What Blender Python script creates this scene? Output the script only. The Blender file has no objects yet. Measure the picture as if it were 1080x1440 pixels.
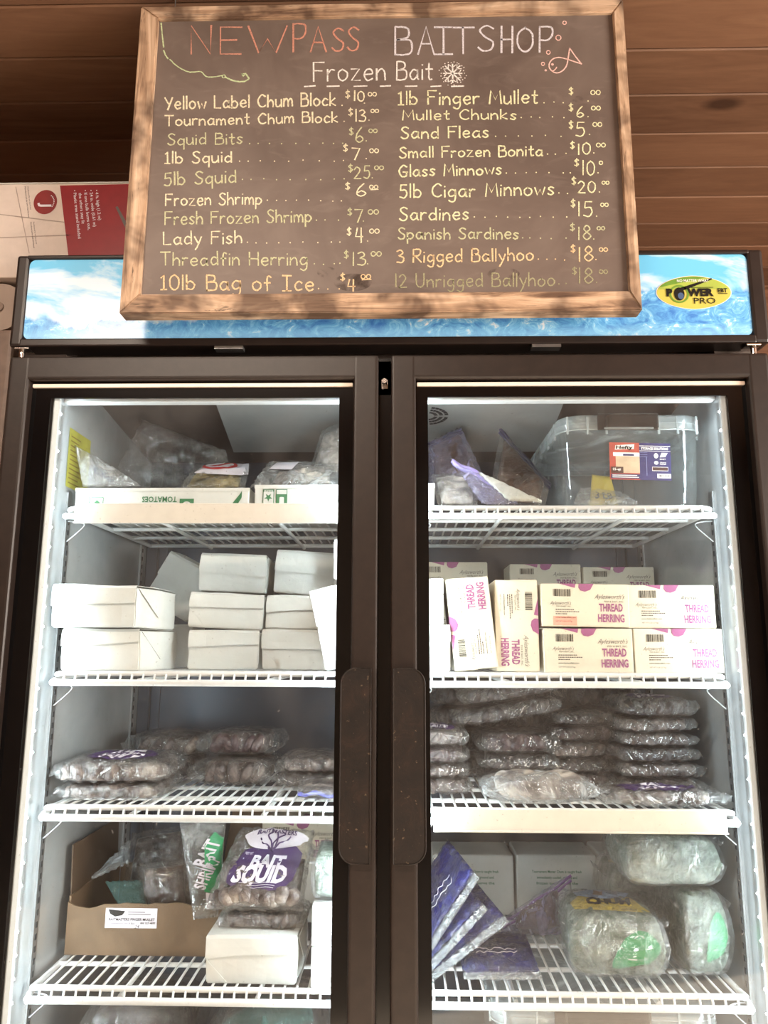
import bpy, bmesh, math, random
import numpy as np
from mathutils import Vector, Matrix, noise
PI = math.pi
random.seed(7)
SC = bpy.context.scene
COL = SC.collection

# ------------------------------------------------------------------ camera
F_PX, PITCH, YAW, ROLL = 1060.0, math.radians(10.3), math.radians(1.3), math.radians(0.2)
CAM_LOC = Vector((0, 0, 1.25))
CAM_ROT = (Matrix.Rotation(YAW, 3, 'Z') @ Matrix.Rotation(PI / 2 + PITCH, 3, 'X') @ Matrix.Rotation(ROLL, 3, 'Z'))
cam_d = bpy.data.cameras.new('camera')
cam_d.sensor_fit = 'VERTICAL'
cam_d.sensor_height = 36.0
cam_d.lens = 36.0 * F_PX / 1440.0
cam_d.clip_start = 0.02
cam = bpy.data.objects.new('camera', cam_d)
COL.objects.link(cam)
cam.matrix_world = Matrix.Translation(CAM_LOC) @ CAM_ROT.to_4x4()
SC.camera = cam

# ------------------------------------------------------------------ light and exposure
SC.view_settings.view_transform = 'Standard'
SC.view_settings.look = 'None'
SC.view_settings.gamma = 1.0
SC.view_settings.use_curve_mapping = False
SC.view_settings.exposure = 0.0
SC.cycles.max_bounces = 12
SC.cycles.transparent_max_bounces = 40
SC.cycles.diffuse_bounces = 4
SC.cycles.glossy_bounces = 4
SC.cycles.transmission_bounces = 6
SC.cycles.caustics_reflective = False
SC.cycles.caustics_refractive = False
SC.cycles.sample_clamp_indirect = 4.0
SC.cycles.use_denoising = True

world = bpy.data.worlds.new('World')
SC.world = world
world.use_nodes = True
world.node_tree.nodes['Background'].inputs[0].default_value = (1.0, 0.86, 0.74, 1)
world.node_tree.nodes['Background'].inputs[1].default_value = 0.6

def area(name, loc, target, sx, sy, power, color, spread=PI):
    l = bpy.data.lights.new(name, 'AREA')
    l.shape = 'RECTANGLE'; l.size = sx; l.size_y = sy; l.energy = power; l.color = color; l.spread = spread
    o = bpy.data.objects.new(name, l); COL.objects.link(o)
    o.location = loc
    o.rotation_euler = (Vector(target) - Vector(loc)).to_track_quat('-Z', 'Y').to_euler()
    return o
DAY = (1.0, 0.89, 0.78)
area('window_daylight', (3.12, -.35, 1.55), (0.0, .9, 1.3), 1.3, 1.1, 190, DAY)      # in the opening of the right wall
sun_d = bpy.data.lights.new('sun', 'SUN'); sun_d.energy = 38.0; sun_d.angle = .01; sun_d.color = (1.0, .88, .74)
sun = bpy.data.objects.new('sun', sun_d); COL.objects.link(sun)
sun.location = (6, -.3, 4); sun.rotation_euler = Vector((-2.6, .75, -1.55)).to_track_quat('-Z', 'Y').to_euler()

# ------------------------------------------------------------------ helpers
def P(px, py, Y):
    """point of the room on the plane y = Y that the photograph shows at (px, py)"""
    d = CAM_ROT @ Vector(((px - 540) / F_PX, -(py - 720) / F_PX, -1))
    return CAM_LOC + d * (Y / d.y)
def fr(x0, x1, yb, yt, Y):
    a, b = P(x0, yb, Y), P(x1, yb, Y)
    t = P((x0 + x1) / 2, yt, Y)
    return (a.x + b.x) / 2, (a.z + b.z) / 2, abs(b.x - a.x), t.z - (a.z + b.z) / 2

def srgb(r, g, b):
    f = lambda c: (c / 255 / 12.92) if c <= 10.31 else (((c / 255) + 0.055) / 1.055) ** 2.4
    return (f(r), f(g), f(b), 1.0)

def tag(o, label=None, cat=None, group=None, kind=None):
    if label: o['label'] = label
    if cat: o['category'] = cat
    if group: o['group'] = group
    if kind: o['kind'] = kind
    return o
def empty(name, loc=(0, 0, 0), rot=(0, 0, 0)):
    o = bpy.data.objects.new(name, None); COL.objects.link(o)
    o.empty_display_size = 0.03
    o.location = loc; o.rotation_euler = rot
    return o
def thing(name, label, cat, loc=(0, 0, 0), rot=(0, 0, 0), group=None):
    return tag(empty(name, loc, rot), label, cat, group)
def copy_tree(o, parent=None):
    c = o.copy(); COL.objects.link(c)
    if parent: c.parent = parent
    for ch in list(o.children): copy_tree(ch, c)
    return c

class MB:
    """collects shapes, builds ONE mesh object"""
    def __init__(s): s.v = []; s.f = []; s.m = []; s.sm = []
    def add(s, verts, faces, mi=0, M=None, smooth=False):
        n = len(s.v)
        for v in verts:
            v = Vector(v)
            s.v.append(tuple(M @ v) if M is not None else tuple(v))
        for f in faces:
            s.f.append(tuple(n + i for i in f)); s.m.append(mi); s.sm.append(smooth)
        return s
    def bm(s, b, mi=0, M=None, smooth=False):
        b.verts.index_update()
        s.add([v.co.copy() for v in b.verts], [[v.index for v in f.verts] for f in b.faces], mi, M, smooth)
        b.free(); return s
    def box(s, c, d, mi=0, M=None, bev=0.0, seg=2):
        b = bmesh.new()
        bmesh.ops.create_cube(b, size=1.0)
        for v in b.verts: v.co = Vector((c[0] + v.co.x * d[0], c[1] + v.co.y * d[1], c[2] + v.co.z * d[2]))
        if bev: bmesh.ops.bevel(b, geom=b.edges[:], offset=bev, segments=seg, affect='EDGES', profile=0.6)
        return s.bm(b, mi, M, False)
    def tube(s, pts, r, n=8, mi=0, M=None, closed=False, cap=True):
        pts = [Vector(p) for p in pts]; N = len(pts)
        if N < 2: return s
        V = []; Fc = []
        prev = None
        for i, p in enumerate(pts):
            a = pts[(i - 1) % N] if (closed or i > 0) else p
            b = pts[(i + 1) % N] if (closed or i < N - 1) else p
            t = (b - a)
            t = t.normalized() if t.length > 1e-9 else Vector((0, 0, 1))
            if prev is None:
                u = t.orthogonal().normalized()
            else:
                u = (prev - t * prev.dot(t))
                u = u.normalized() if u.length > 1e-6 else t.orthogonal().normalized()
            prev = u; w = t.cross(u)
            rr = r[i] if isinstance(r, (list, tuple)) else r
            for k in range(n):
                an = 2 * PI * k / n
                V.append(p + (u * math.cos(an) + w * math.sin(an)) * rr)
        R = N if closed else N - 1
        for i in range(R):
            for k in range(n):
                a = i * n + k; b = i * n + (k + 1) % n
                c = ((i + 1) % N) * n + (k + 1) % n; d = ((i + 1) % N) * n + k
                Fc.append((a, b, c, d))
        s.add(V, Fc, mi, M, True)
        if cap and not closed:
            s.add(V[:n][::-1], [tuple(range(n))], mi, M); s.add(V[-n:], [tuple(range(n))], mi, M)
        return s
    def poly(s, pts, y=0.0, mi=0, M=None):
        """flat printed polygon in the local x-z plane facing -y"""
        V = [(p[0], y, p[1]) for p in pts]
        s.add(V, [tuple(range(len(V)))], mi, M); return s
    def rect(s, x0, z0, x1, z1, y=0.0, mi=0, M=None):
        return s.poly([(x0, z0), (x1, z0), (x1, z1), (x0, z1)], y, mi, M)
    def ellipse(s, cx, cz, rx, rz, y=0.0, mi=0, n=40, M=None):
        return s.poly([(cx + rx * math.cos(2 * PI * i / n), cz + rz * math.sin(2 * PI * i / n)) for i in range(n)], y, mi, M)
    def ring(s, cx, cz, rx, rz, t, y=0.0, mi=0, n=40, M=None, a0=0, a1=2 * PI):
        V = []; Fc = []
        for i in range(n + 1):
            a = a0 + (a1 - a0) * i / n
            V.append((cx + rx * math.cos(a), y, cz + rz * math.sin(a)))
            V.append((cx + (rx - t) * math.cos(a), y, cz + (rz - t) * math.sin(a)))
        for i in range(n): Fc.append((2 * i, 2 * i + 1, 2 * i + 3, 2 * i + 2))
        s.add(V, Fc, mi, M); return s
    def barcode(s, x, z, w, h, y=0.0, mi=0, M=None, seed=1):
        rnd = random.Random(seed); c = x
        while c < x + w:
            t = w * rnd.choice((.012, .012, .024, .036)); s.rect(c, z, min(c + t, x + w), z + h, y, mi, M)
            c += t + w * rnd.choice((.014, .014, .028))
        return s
    def text(s, body, x, z, size, y=0.0, mi=0, anchor='l', bold=0.0, shear=0.0, sx=1.0, rot=0.0, width=None, M=None):
        """printed text in the local x-z plane; size is the cap height"""
        V, Fc, w = glyphs(body, bold, shear)
        k = size / 0.69
        if width: sx = width / (w * k)
        off = {'l': 0, 'c': -w * k * sx / 2, 'r': -w * k * sx}[anchor]
        ca, sa = math.cos(rot), math.sin(rot)
        out = []
        for a, b in V:
            u, v = a * k * sx + off, b * k
            out.append((x + u * ca - v * sa, y, z + u * sa + v * ca))
        s.add(out, Fc, mi, M); return s
    def build(s, name, mats, parent=None, loc=None, rot=None):
        me = bpy.data.meshes.new(name)
        me.from_pydata(s.v, [], s.f)
        if not isinstance(mats, (list, tuple)): mats = [mats]
        for m in mats: me.materials.append(m)
        me.polygons.foreach_set('material_index', s.m)
        me.polygons.foreach_set('use_smooth', s.sm)
        me.update()
        o = bpy.data.objects.new(name, me); COL.objects.link(o)
        if parent: o.parent = parent
        if loc is not None: o.location = loc
        if rot is not None: o.rotation_euler = rot
        return o

_gl = {}
def glyphs(body, bold=0.0, shear=0.0):
    key = (body, bold, shear)
    if key in _gl: return _gl[key]
    cu = bpy.data.curves.new('t', 'FONT'); cu.body = body; cu.resolution_u = 2
    cu.offset = bold; cu.shear = shear
    ob = bpy.data.objects.new('t', cu); COL.objects.link(ob)
    bpy.context.view_layer.update()
    me = bpy.data.meshes.new_from_object(ob.evaluated_get(bpy.context.evaluated_depsgraph_get()))
    V = [(v.co.x, v.co.y) for v in me.vertices]; Fc = [tuple(p.vertices) for p in me.polygons]
    bpy.data.objects.remove(ob); bpy.data.curves.remove(cu); bpy.data.meshes.remove(me)
    x0 = min((v[0] for v in V), default=0); x1 = max((v[0] for v in V), default=0)
    V = [(a - x0, b) for a, b in V]
    _gl[key] = (V, Fc, max(x1 - x0, 1e-6)); return _gl[key]

def spline(pts, n=6, closed=False):
    pts = [Vector(p) for p in pts]; N = len(pts); out = []
    if N < 3: return pts
    for i in range(N if closed else N - 1):
        g = lambda k: pts[k % N] if closed else pts[max(0, min(N - 1, k))]
        a, b, c, d = g(i - 1), g(i), g(i + 1), g(i + 2)
        for j in range(n):
            t = j / n
            out.append(0.5 * ((2 * b) + (c - a) * t + (2 * a - 5 * b + 4 * c - d) * t * t + (3 * b - a - 3 * c + d) * t ** 3))
    if not closed: out.append(pts[-1])
    return out

# ------------------------------------------------------------------ materials
class NT:
    def __init__(s, name):
        s.m = bpy.data.materials.new(name); s.m.use_nodes = True
        s.t = s.m.node_tree; s.n = s.t.nodes; s.n.clear()
        s.out = s.n.new('ShaderNodeOutputMaterial')
    def new(s, typ, **kw):
        n = s.n.new(typ)
        for k, v in kw.items():
            if k.startswith('i_'): n.inputs[k[2:].replace('_', ' ')].default_value = v
            else: setattr(n, k, v)
        return n
    def link(s, a, b): s.t.links.new(a, b)
    def coord(s, kind='Object', scale=(1, 1, 1), rot=(0, 0, 0)):
        c = s.new('ShaderNodeTexCoord'); mp = s.new('ShaderNodeMapping')
        mp.inputs['Scale'].default_value = scale; mp.inputs['Rotation'].default_value = rot
        s.link(c.outputs[kind], mp.inputs[0]); return mp.outputs[0]
    def noise(s, vec, scale, detail=3, rough=.55, dist=0, typ='FBM'):
        n = s.new('ShaderNodeTexNoise'); n.noise_type = typ
        n.inputs['Scale'].default_value = scale; n.inputs['Detail'].default_value = detail
        n.inputs['Roughness'].default_value = rough; n.inputs['Distortion'].default_value = dist
        s.link(vec, n.inputs['Vector']); return n.outputs[0]
    def ramp(s, fac, stops):
        r = s.new('ShaderNodeValToRGB'); e = r.color_ramp.elements
        while len(e) > 1: e.remove(e[-1])
        e[0].position = stops[0][0]; e[0].color = stops[0][1]
        for p, c in stops[1:]:
            x = e.new(p); x.color = c
        s.link(fac, r.inputs[0]); return r.outputs[0]
    def mix(s, fac, a, b, mode='MIX'):
        m = s.new('ShaderNodeMix'); m.data_type = 'RGBA'; m.blend_type = mode
        for sock, v in ((m.inputs[0], fac), (m.inputs[6], a), (m.inputs[7], b)):
            if isinstance(v, (int, float)): sock.default_value = v
            elif isinstance(v, tuple): sock.default_value = v
            else: s.link(v, sock)
        return m.outputs[2]
    def math(s, op, a, b=0.0):
        m = s.new('ShaderNodeMath'); m.operation = op
        for sock, v in ((m.inputs[0], a), (m.inputs[1], b)):
            if isinstance(v, (int, float)): sock.default_value = v
            else: s.link(v, sock)
        return m.outputs[0]
    def sep(s, vec):
        x = s.new('ShaderNodeSeparateXYZ'); s.link(vec, x.inputs[0]); return x.outputs
    def bump(s, h, strength=.3, dist=.01):
        b = s.new('ShaderNodeBump'); b.inputs['Strength'].default_value = strength; b.inputs['Distance'].default_value = dist
        s.link(h, b.inputs['Height']); return b.outputs[0]
    def bsdf(s, col, rough=.5, metal=0.0, normal=None, spec=.5, **kw):
        b = s.new('ShaderNodeBsdfPrincipled')
        for k, v in (('Base Color', col), ('Roughness', rough), ('Metallic', metal), ('Specular IOR Level', spec)) + tuple(kw.items()):
            if isinstance(v, (int, float, tuple)): b.inputs[k].default_value = v
            else: s.link(v, b.inputs[k])
        if normal is not None: s.link(normal, b.inputs['Normal'])
        s.link(b.outputs[0], s.out.inputs[0]); return b

def plain(name, rgb, rough=.5, metal=0.0, spec=.5, var=0.08, bump=0.0, nscale=40):
    t = NT(name); c = t.coord()
    n = t.noise(c, nscale, 4)
    col = srgb(*rgb)
    dark = tuple(x * (1 - 2.2 * var) for x in col[:3]) + (1,); lite = tuple(min(1, x * (1 + 1.2 * var)) for x in col[:3]) + (1,)
    k = t.ramp(n, [(.3, dark), (.7, lite)])
    nm = t.bump(t.noise(c, nscale * 2.5, 3), bump, .002) if bump else None
    t.bsdf(k, rough, metal, nm, spec)
    return t.m

def film(name, tint=(1, 1, 1), haze=.12, hazecol=(225, 230, 232), rough=.06, gloss=.8, scale=28, bump=.95, hz2=.0):
    """clear plastic film: lets light through, glints, and is milky along its wrinkles"""
    t = NT(name); c = t.coord()
    rid = t.noise(c, scale, 5, .6, 1.2)
    nz = t.noise(c, scale * .35, 3, .5, .6)
    hgt = t.math('ADD', rid, nz)
    nm = t.bump(hgt, bump, .02)
    tr = t.new('ShaderNodeBsdfTransparent'); tr.inputs[0].default_value = tint + (1,)
    gl = t.new('ShaderNodeBsdfGlossy'); gl.inputs['Roughness'].default_value = rough; t.link(nm, gl.inputs['Normal'])
    gl.inputs['Color'].default_value = (1, 1, 1, 1)
    fz = t.new('ShaderNodeLayerWeight'); fz.inputs['Blend'].default_value = .25; t.link(nm, fz.inputs['Normal'])
    fac = t.math('MULTIPLY', fz.outputs['Facing'], gloss)
    fac = t.math('ADD', fac, .035)
    m1 = t.new('ShaderNodeMixShader'); t.link(fac, m1.inputs[0]); t.link(tr.outputs[0], m1.inputs[1]); t.link(gl.outputs[0], m1.inputs[2])
    df = t.new('ShaderNodeBsdfDiffuse'); df.inputs[0].default_value = srgb(*hazecol); t.link(nm, df.inputs['Normal'])
    tl = t.new('ShaderNodeBsdfTranslucent'); tl.inputs[0].default_value = srgb(*hazecol); t.link(nm, tl.inputs['Normal'])
    dd = t.new('ShaderNodeMixShader'); dd.inputs[0].default_value = .4; t.link(df.outputs[0], dd.inputs[1]); t.link(tl.outputs[0], dd.inputs[2])
    hz = t.ramp(rid, [(.38, (hz2,) * 3 + (1,)), (.56, (haze,) * 3 + (1,)), (.72, (min(1, haze * 2.6),) * 3 + (1,))])
    m2 = t.new('ShaderNodeMixShader'); t.link(hz, m2.inputs[0]); t.link(m1.outputs[0], m2.inputs[1]); t.link(dd.outputs[0], m2.inputs[2])
    t.link(m2.outputs[0], t.out.inputs[0])
    return t.m

def mottled(name, cols, scale=18, rough=.45, bump=.5, dist=.8, spec=.5):
    t = NT(name); c = t.coord()
    n = t.noise(c, scale, 5, .62, dist)
    k = t.ramp(n, [(.28 + .44 * i / (len(cols) - 1), srgb(*q)) for i, q in enumerate(cols)])
    t.bsdf(k, rough, 0, t.bump(t.noise(c, scale * 1.7, 4, .6, .5), bump, .012), spec)
    return t.m

M = {}
def wood(name, a, b, knots, axis_scale, planks=None):
    t = NT(name); c = t.coord()
    geo = t.new('ShaderNodeTexCoord'); xyz = t.sep(geo.outputs['Object'])
    mp = t.new('ShaderNodeMapping'); mp.inputs['Scale'].default_value = axis_scale
    t.link(geo.outputs['Object'], mp.inputs[0]); v = mp.outputs[0]
    if planks:
        idx = t.math('FLOOR', t.math('DIVIDE', t.math('SUBTRACT', xyz[1], planks[0]), planks[1]))
        wn = t.new('ShaderNodeTexWhiteNoise'); wn.noise_dimensions = '1D'; t.link(idx, wn.inputs['W'])
        off = t.new('ShaderNodeCombineXYZ'); t.link(t.math('MULTIPLY', wn.outputs[0], 30.0), off.inputs[0]); t.link(t.math('MULTIPLY', wn.outputs[0], 7.0), off.inputs[2])
        va = t.new('ShaderNodeVectorMath'); va.operation = 'ADD'; t.link(v, va.inputs[0]); t.link(off.outputs[0], va.inputs[1]); v = va.outputs[0]
    g = t.noise(v, 3.0, 6, .6, 1.6)
    fine = t.noise(v, 22.0, 3, .6, .3)
    k = t.ramp(g, [(.25, srgb(*a)), (.5, tuple((x + y) / 2 for x, y in zip(srgb(*a), srgb(*b)))), (.75, srgb(*b))])
    k = t.mix(t.math('MULTIPLY', fine, .35), k, srgb(*[x * .55 for x in a]))
    if planks:
        k = t.mix(.32, k, t.ramp(wn.outputs[0], [(0, srgb(*[x * .72 for x in a])), (1, srgb(*[min(255, x * 1.12) for x in b]))]))
    if knots:
        vo = t.new('ShaderNodeTexVoronoi'); vo.inputs['Scale'].default_value = knots
        mk = t.new('ShaderNodeMapping'); mk.inputs['Scale'].default_value = (.6, 1.3, 1)
        t.link(geo.outputs['Object'], mk.inputs[0]); t.link(mk.outputs[0], vo.inputs['Vector'])
        kn = t.ramp(vo.outputs['Distance'], [(.035, (1, 1, 1, 1)), (.075, (0, 0, 0, 1))])
        k = t.mix(t.math('MULTIPLY', kn, .75), k, srgb(45, 26, 18))
    t.bsdf(k, .55, 0, t.bump(fine, .15, .002), .35)
    return t.m
M['ceiling'] = wood('pine_ceiling', (116, 82, 62), (152, 114, 88), 2.1, (.9, 7, 7), planks=(-.06, .1385))
M['wallwood'] = wood('pine_wall', (110, 72, 48), (150, 104, 74), 0, (.9, 7, 7))
def frame_wood(name, axis):
    t = NT(name); sc = [34, 34, 34]; sc[axis] = 3.0
    v = t.coord(scale=tuple(sc)); c2 = t.coord(scale=(1, 1, 1))
    g = t.noise(v, 1.4, 5, .65, .8); blot = t.noise(c2, 11, 3, .55, .3)
    k = t.ramp(g, [(.3, srgb(108, 84, 68)), (.46, srgb(186, 154, 126)), (.66, srgb(226, 198, 170))])
    k = t.mix(t.ramp(blot, [(.45, (0, 0, 0, 1)), (.62, (.8, .8, .8, 1))]), k, srgb(74, 54, 44))
    k = t.mix(t.ramp(t.noise(v, 3.2, 4, .7, 1), [(.62, (0, 0, 0, 1)), (.7, (.8, .8, .8, 1))]), k, srgb(48, 34, 28))
    t.bsdf(k, .6, 0, t.bump(g, .4, .003), .3)
    return t.m
M['frame_h'] = frame_wood('weathered_rail', 0); M['frame_v'] = frame_wood('weathered_stile', 2)
def slate():
    t = NT('chalkboard_slate'); c = t.coord()
    sm = t.noise(c, 5, 4, .6, .8); sm2 = t.noise(t.coord(scale=(1, 1, 2.5)), 13, 5, .6, 1.2)
    k = t.ramp(sm, [(.3, srgb(98, 84, 77)), (.7, srgb(120, 106, 98))])
    k = t.mix(t.ramp(sm2, [(.55, (0, 0, 0, 1)), (.75, (.35, .35, .35, 1))]), k, srgb(138, 124, 116))
    t.bsdf(k, .55, 0, None, .5)
    return t.m
M['slate'] = slate()
def chalk(name, rgb):
    t = NT(name); c = t.coord(); n = t.noise(c, 420, 3, .7)
    col = srgb(*rgb)
    k = t.ramp(n, [(.34, tuple(.5 * x for x in col[:3]) + (1,)), (.52, col)])
    t.bsdf(k, .95, 0, None, .1); return t.m
M['black'] = plain('black_paint', (40, 31, 28), .38, 0, .45, .12, .0, 25)
M['doorframe'] = plain('dark_bronze_frame', (41, 32, 28), .42, .0, .45, .10, .05, 60)
M['gloss_black'] = plain('gloss_black', (14, 12, 12), .16, 0, .5, .1)
M['frit'] = plain('black_border', (9, 8, 9), .12, 0, .5, .1)
M['trim'] = plain('reflection_trim', (250, 232, 218), .25, 0, .6, .02)  # pale colour stands in for the reflection along the glass-edge chrome
M['chrome'] = plain('chrome', (220, 215, 210), .18, 1.0, .5, .03)
def worn():
    t = NT('worn_handle'); c = t.coord()
    n = t.noise(c, 26, 6, .7, .8)
    k = t.ramp(n, [(.35, srgb(24, 19, 17)), (.55, srgb(33, 25, 21)), (.68, srgb(46, 33, 27))])
    k = t.mix(t.ramp(t.noise(c, 130, 3, .6), [(.66, (0, 0, 0, 1)), (.72, (.5, .5, .5, 1))]), k, srgb(130, 110, 90))
    t.bsdf(k, .5, 0, t.bump(n, .3, .003), .4); return t.m
M['handle'] = worn()
def alu(name, rgb, rough, met):
    t = NT(name); c = t.coord(scale=(1, 1, 1)); n = t.noise(c, 9, 4, .6, .5)
    a = srgb(*rgb)
    k = t.ramp(n, [(.3, tuple(.82 * x for x in a[:3]) + (1,)), (.7, a)])
    t.bsdf(k, rough, met, t.bump(t.noise(c, 70, 2), .08, .0015), .5); return t.m
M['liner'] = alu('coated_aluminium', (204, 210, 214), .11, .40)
M['liner_shaded'] = alu('shaded_aluminium_back', (62, 70, 82), .34, .3)  # darker copy of the lining, shade and dark reflections put into its colour
M['white'] = plain('white_coated_wire', (222, 224, 224), .35, 0, .5, .03)
M['rail'] = plain('white_price_rail', (230, 225, 216), .3, 0, .5, .02)
M['galv'] = plain('galvanised', (150, 150, 150), .35, .8, .5, .1)
M['slot'] = plain('dark_slot', (34, 36, 40), .6)
def emit(name, rgb, s):
    t = NT(name); e = t.new('ShaderNodeEmission'); e.inputs[0].default_value = srgb(*rgb); e.inputs[1].default_value = s
    t.link(e.outputs[0], t.out.inputs[0]); return t.m
M['led'] = emit('led_dots', (235, 246, 255), 70.0)
M['lens'] = plain('led_lens', (225, 232, 236), .2, 0, .5, .02)
def glass():
    t = NT('door_glass'); c = t.coord()
    tr = t.new('ShaderNodeBsdfTransparent'); tr.inputs[0].default_value = (.965, .975, .97, 1)
    gl = t.new('ShaderNodeBsdfGlossy'); gl.inputs['Roughness'].default_value = .015
    fz = t.new('ShaderNodeLayerWeight'); fz.inputs['Blend'].default_value = .5
    sch = t.math('ADD', t.math('MULTIPLY', t.math('POWER', fz.outputs['Facing'], 5.0), .96), .04)
    m = t.new('ShaderNodeMixShader'); t.link(sch, m.inputs[0]); t.link(tr.outputs[0], m.inputs[1]); t.link(gl.outputs[0], m.inputs[2])
    df = t.new('ShaderNodeBsdfDiffuse'); df.inputs[0].default_value = (.9, .9, .9, 1)
    sm = t.noise(t.coord(scale=(1, 1, .5)), 6, 6, .65, 1.0)
    sp = t.noise(c, 210, 2, .5)
    f = t.math('ADD', t.ramp(sm, [(.42, (.004,) * 3 + (1,)), (.75, (.03,) * 3 + (1,))]), t.ramp(sp, [(.735, (0, 0, 0, 1)), (.76, (.22,) * 3 + (1,))]))
    m2 = t.new('ShaderNodeMixShader'); t.link(f, m2.inputs[0]); t.link(m.outputs[0], m2.inputs[1]); t.link(df.outputs[0], m2.inputs[2])
    t.link(m2.outputs[0], t.out.inputs[0]); return t.m
M['glass'] = glass()

# ------------------------------------------------------------------ room
ZC = 2.55
def structure(name, mb, m): return tag(mb.build(name, m), kind='structure')
b = MB()
y = -2.83
pw = .1385
i = 0
while y < 2.6:
    b.box((0, y + pw / 2, ZC + .01), (6.4, pw - .0025, .02), 0, None, .003, 1)
    y += pw; i += 1
b.box((0, -.1, ZC + .03), (6.4, 5.5, .02), 0)
cl = structure('ceiling', b, M['ceiling'])
structure('wall_back', MB().box((0, 2.63, 1.28), (6.4, .06, 2.56)), M['wallwood'])
structure('floor', MB().box((0, -.1, -.03), (6.4, 5.5, .06)), plain('concrete_floor', (186, 176, 164), .6))
structure('wall_front', MB().box((0, -2.86, 1.28), (6.4, .06, 2.56)), plain('shop_wall', (176, 160, 144), .8))
structure('wall_left', MB().box((-3.2, -.1, 1.28), (.06, 5.5, 2.56)), M['wallwood'])
b = MB()
b.box((3.2, -1.975, 1.28), (.06, 1.75, 2.56)); b.box((3.2, 1.525, 1.28), (.06, 2.25, 2.56))
b.box((3.2, -.35, .4), (.06, 1.5, .8)); b.box((3.2, -.35, 2.4), (.06, 1.5, .32))
structure('wall_right', b, M['wallwood'])
b = MB()
for yy in (-1.07, .37): b.box((3.2, yy, 1.52), (.09, .06, 1.44))
for zz in (.82, 2.22): b.box((3.2, -.35, zz), (.09, 1.5, .06))
structure('window_1', b, plain('window_frame_paint', (200, 190, 178), .5))

# ------------------------------------------------------------------ freezer
XL, XR = -.757, .697           # outside of the cabinet
XM = -.031                     # middle post
YD = 1.36                      # front of the doors
YG = 1.378                     # face of the glass
IL, IR = -.668, .614           # inside walls
YB = 1.955                     # inside back
ZT = 1.805                     # inside top
ZF = .44                       # inside floor
fz = thing('display_freezer', 'two-door upright glass display freezer with dark frames and lit white inside', 'freezer', (XM, 1.7, 0))
def fpart(name, mb, m, parent=None):
    p = parent or fz
    o = mb.build(name, m)
    o.parent = p
    if p is fz: o.location = -fz.location
    else: o.location = (0, 0, 0)
    return o
# outer body
b = MB()
b.box(((XL + IL) / 2, 1.75, 1.01), (IL - XL, .68, 1.98)); b.box(((XR + IR) / 2, 1.75, 1.01), (XR - IR, .68, 1.98))
b.box((XM, 2.045, 1.01), (IR - IL, .09, 1.98))
b.box((XM, 1.73, 1.905), (IR - IL, .54, .19)); b.box((XM, 1.73, .23), (IR - IL, .54, .38))
fpart('outer_cabinet', b, plain('taupe_cabinet', (112, 98, 90), .5, 0, .4, .05))
# lining
b = MB()
b.box((IL + .002, (1.40 + YB) / 2, (ZF + ZT) / 2), (.004, YB - 1.40, ZT - ZF)); fpart('side_liner', b, M['liner'])
b = MB(); b.box((IR - .002, (1.40 + YB) / 2, (ZF + ZT) / 2), (.004, YB - 1.40, ZT - ZF)); fpart('side_liner', b, M['liner'])
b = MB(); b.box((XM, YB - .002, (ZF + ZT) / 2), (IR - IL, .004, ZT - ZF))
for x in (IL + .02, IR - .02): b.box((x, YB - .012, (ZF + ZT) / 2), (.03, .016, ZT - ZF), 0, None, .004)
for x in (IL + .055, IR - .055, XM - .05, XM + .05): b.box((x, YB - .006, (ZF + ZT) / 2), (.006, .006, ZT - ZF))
fpart('back_liner', b, M['liner_shaded'])
b = MB(); b.box((XM, 1.68, ZT - .002), (IR - IL, .55, .004)); fpart('top_liner', b, M['white'])
b = MB(); b.box((XM, 1.421, 1.7325), (IR - IL - .002, .022, .012), 0, None, .003, 2); fpart('lit_band_strip', b, M['white'])  # white strip added in place of the lit band of the ceiling
b = MB(); b.box((XM, 1.68, ZF + .002), (IR - IL, .55, .004)); fpart('bottom_liner', b, M['liner'])
# slanted evaporator cover across the back, lighter fan plate in its middle
EY0, EZ0, EY1, EZ1 = 1.450, ZT - .005, 1.90, 1.738
def cover_pt(x, k, lift=0.0):
    d = Vector((0, EY1 - EY0, EZ1 - EZ0)); nn = Vector((0, d.z, -d.y)).normalized()
    return Vector((x, EY0, EZ0)) + d * k + nn * lift
b = MB()
V = []
for x in (IL + .004, IR - .004):
    V += [cover_pt(x, 0), cover_pt(x, 1), Vector((x, YB - .024, EZ1 - .004)), Vector((x, YB - .024, EZ0))]
b.add(V, [(0, 1, 5, 4), (1, 2, 6, 5), (2, 3, 7, 6), (3, 0, 4, 7), (3, 2, 1, 0), (4, 5, 6, 7)])
ev = fpart('evaporator_cover', b, alu('dark_evaporator_cover', (96, 86, 80), .3, .5))
b = MB()
top = (P(305, 563, 1.57).x, P(792, 563, 1.57).x); bot = (P(329, 628, 1.835).x, P(765, 628, 1.835).x)
V = [cover_pt(top[0], .24, .010), cover_pt(top[1], .24, .010), cover_pt(bot[1], .86, .010), cover_pt(bot[0], .86, .010)]
V += [cover_pt(top[0] + .01, .24), cover_pt(top[1] - .01, .24), cover_pt(bot[1] - .01, .885), cover_pt(bot[0] + .01, .885)]
b.add(V, [(0, 1, 2, 3), (0, 3, 7, 4), (1, 5, 6, 2), (3, 2, 6, 7), (0, 4, 5, 1)])
fpart('fan_plate', b, alu('grey_fan_plate', (178, 180, 178), .35, .2))
b = MB()
cx = XM + .092
for rr in (.014, .026, .038):
    for q in range(4):
        for s in range(6):
            a0 = q * PI / 2 + .12 + s * .22; a1 = a0 + .20
            b.add([cover_pt(cx + math.cos(a) * r, .40 - math.sin(a) * r / .45, .0105) for (a, r) in ((a0, rr), (a1, rr), (a1, rr + .008), (a0, rr + .008))], [(0, 1, 2, 3)], 0)
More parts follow.
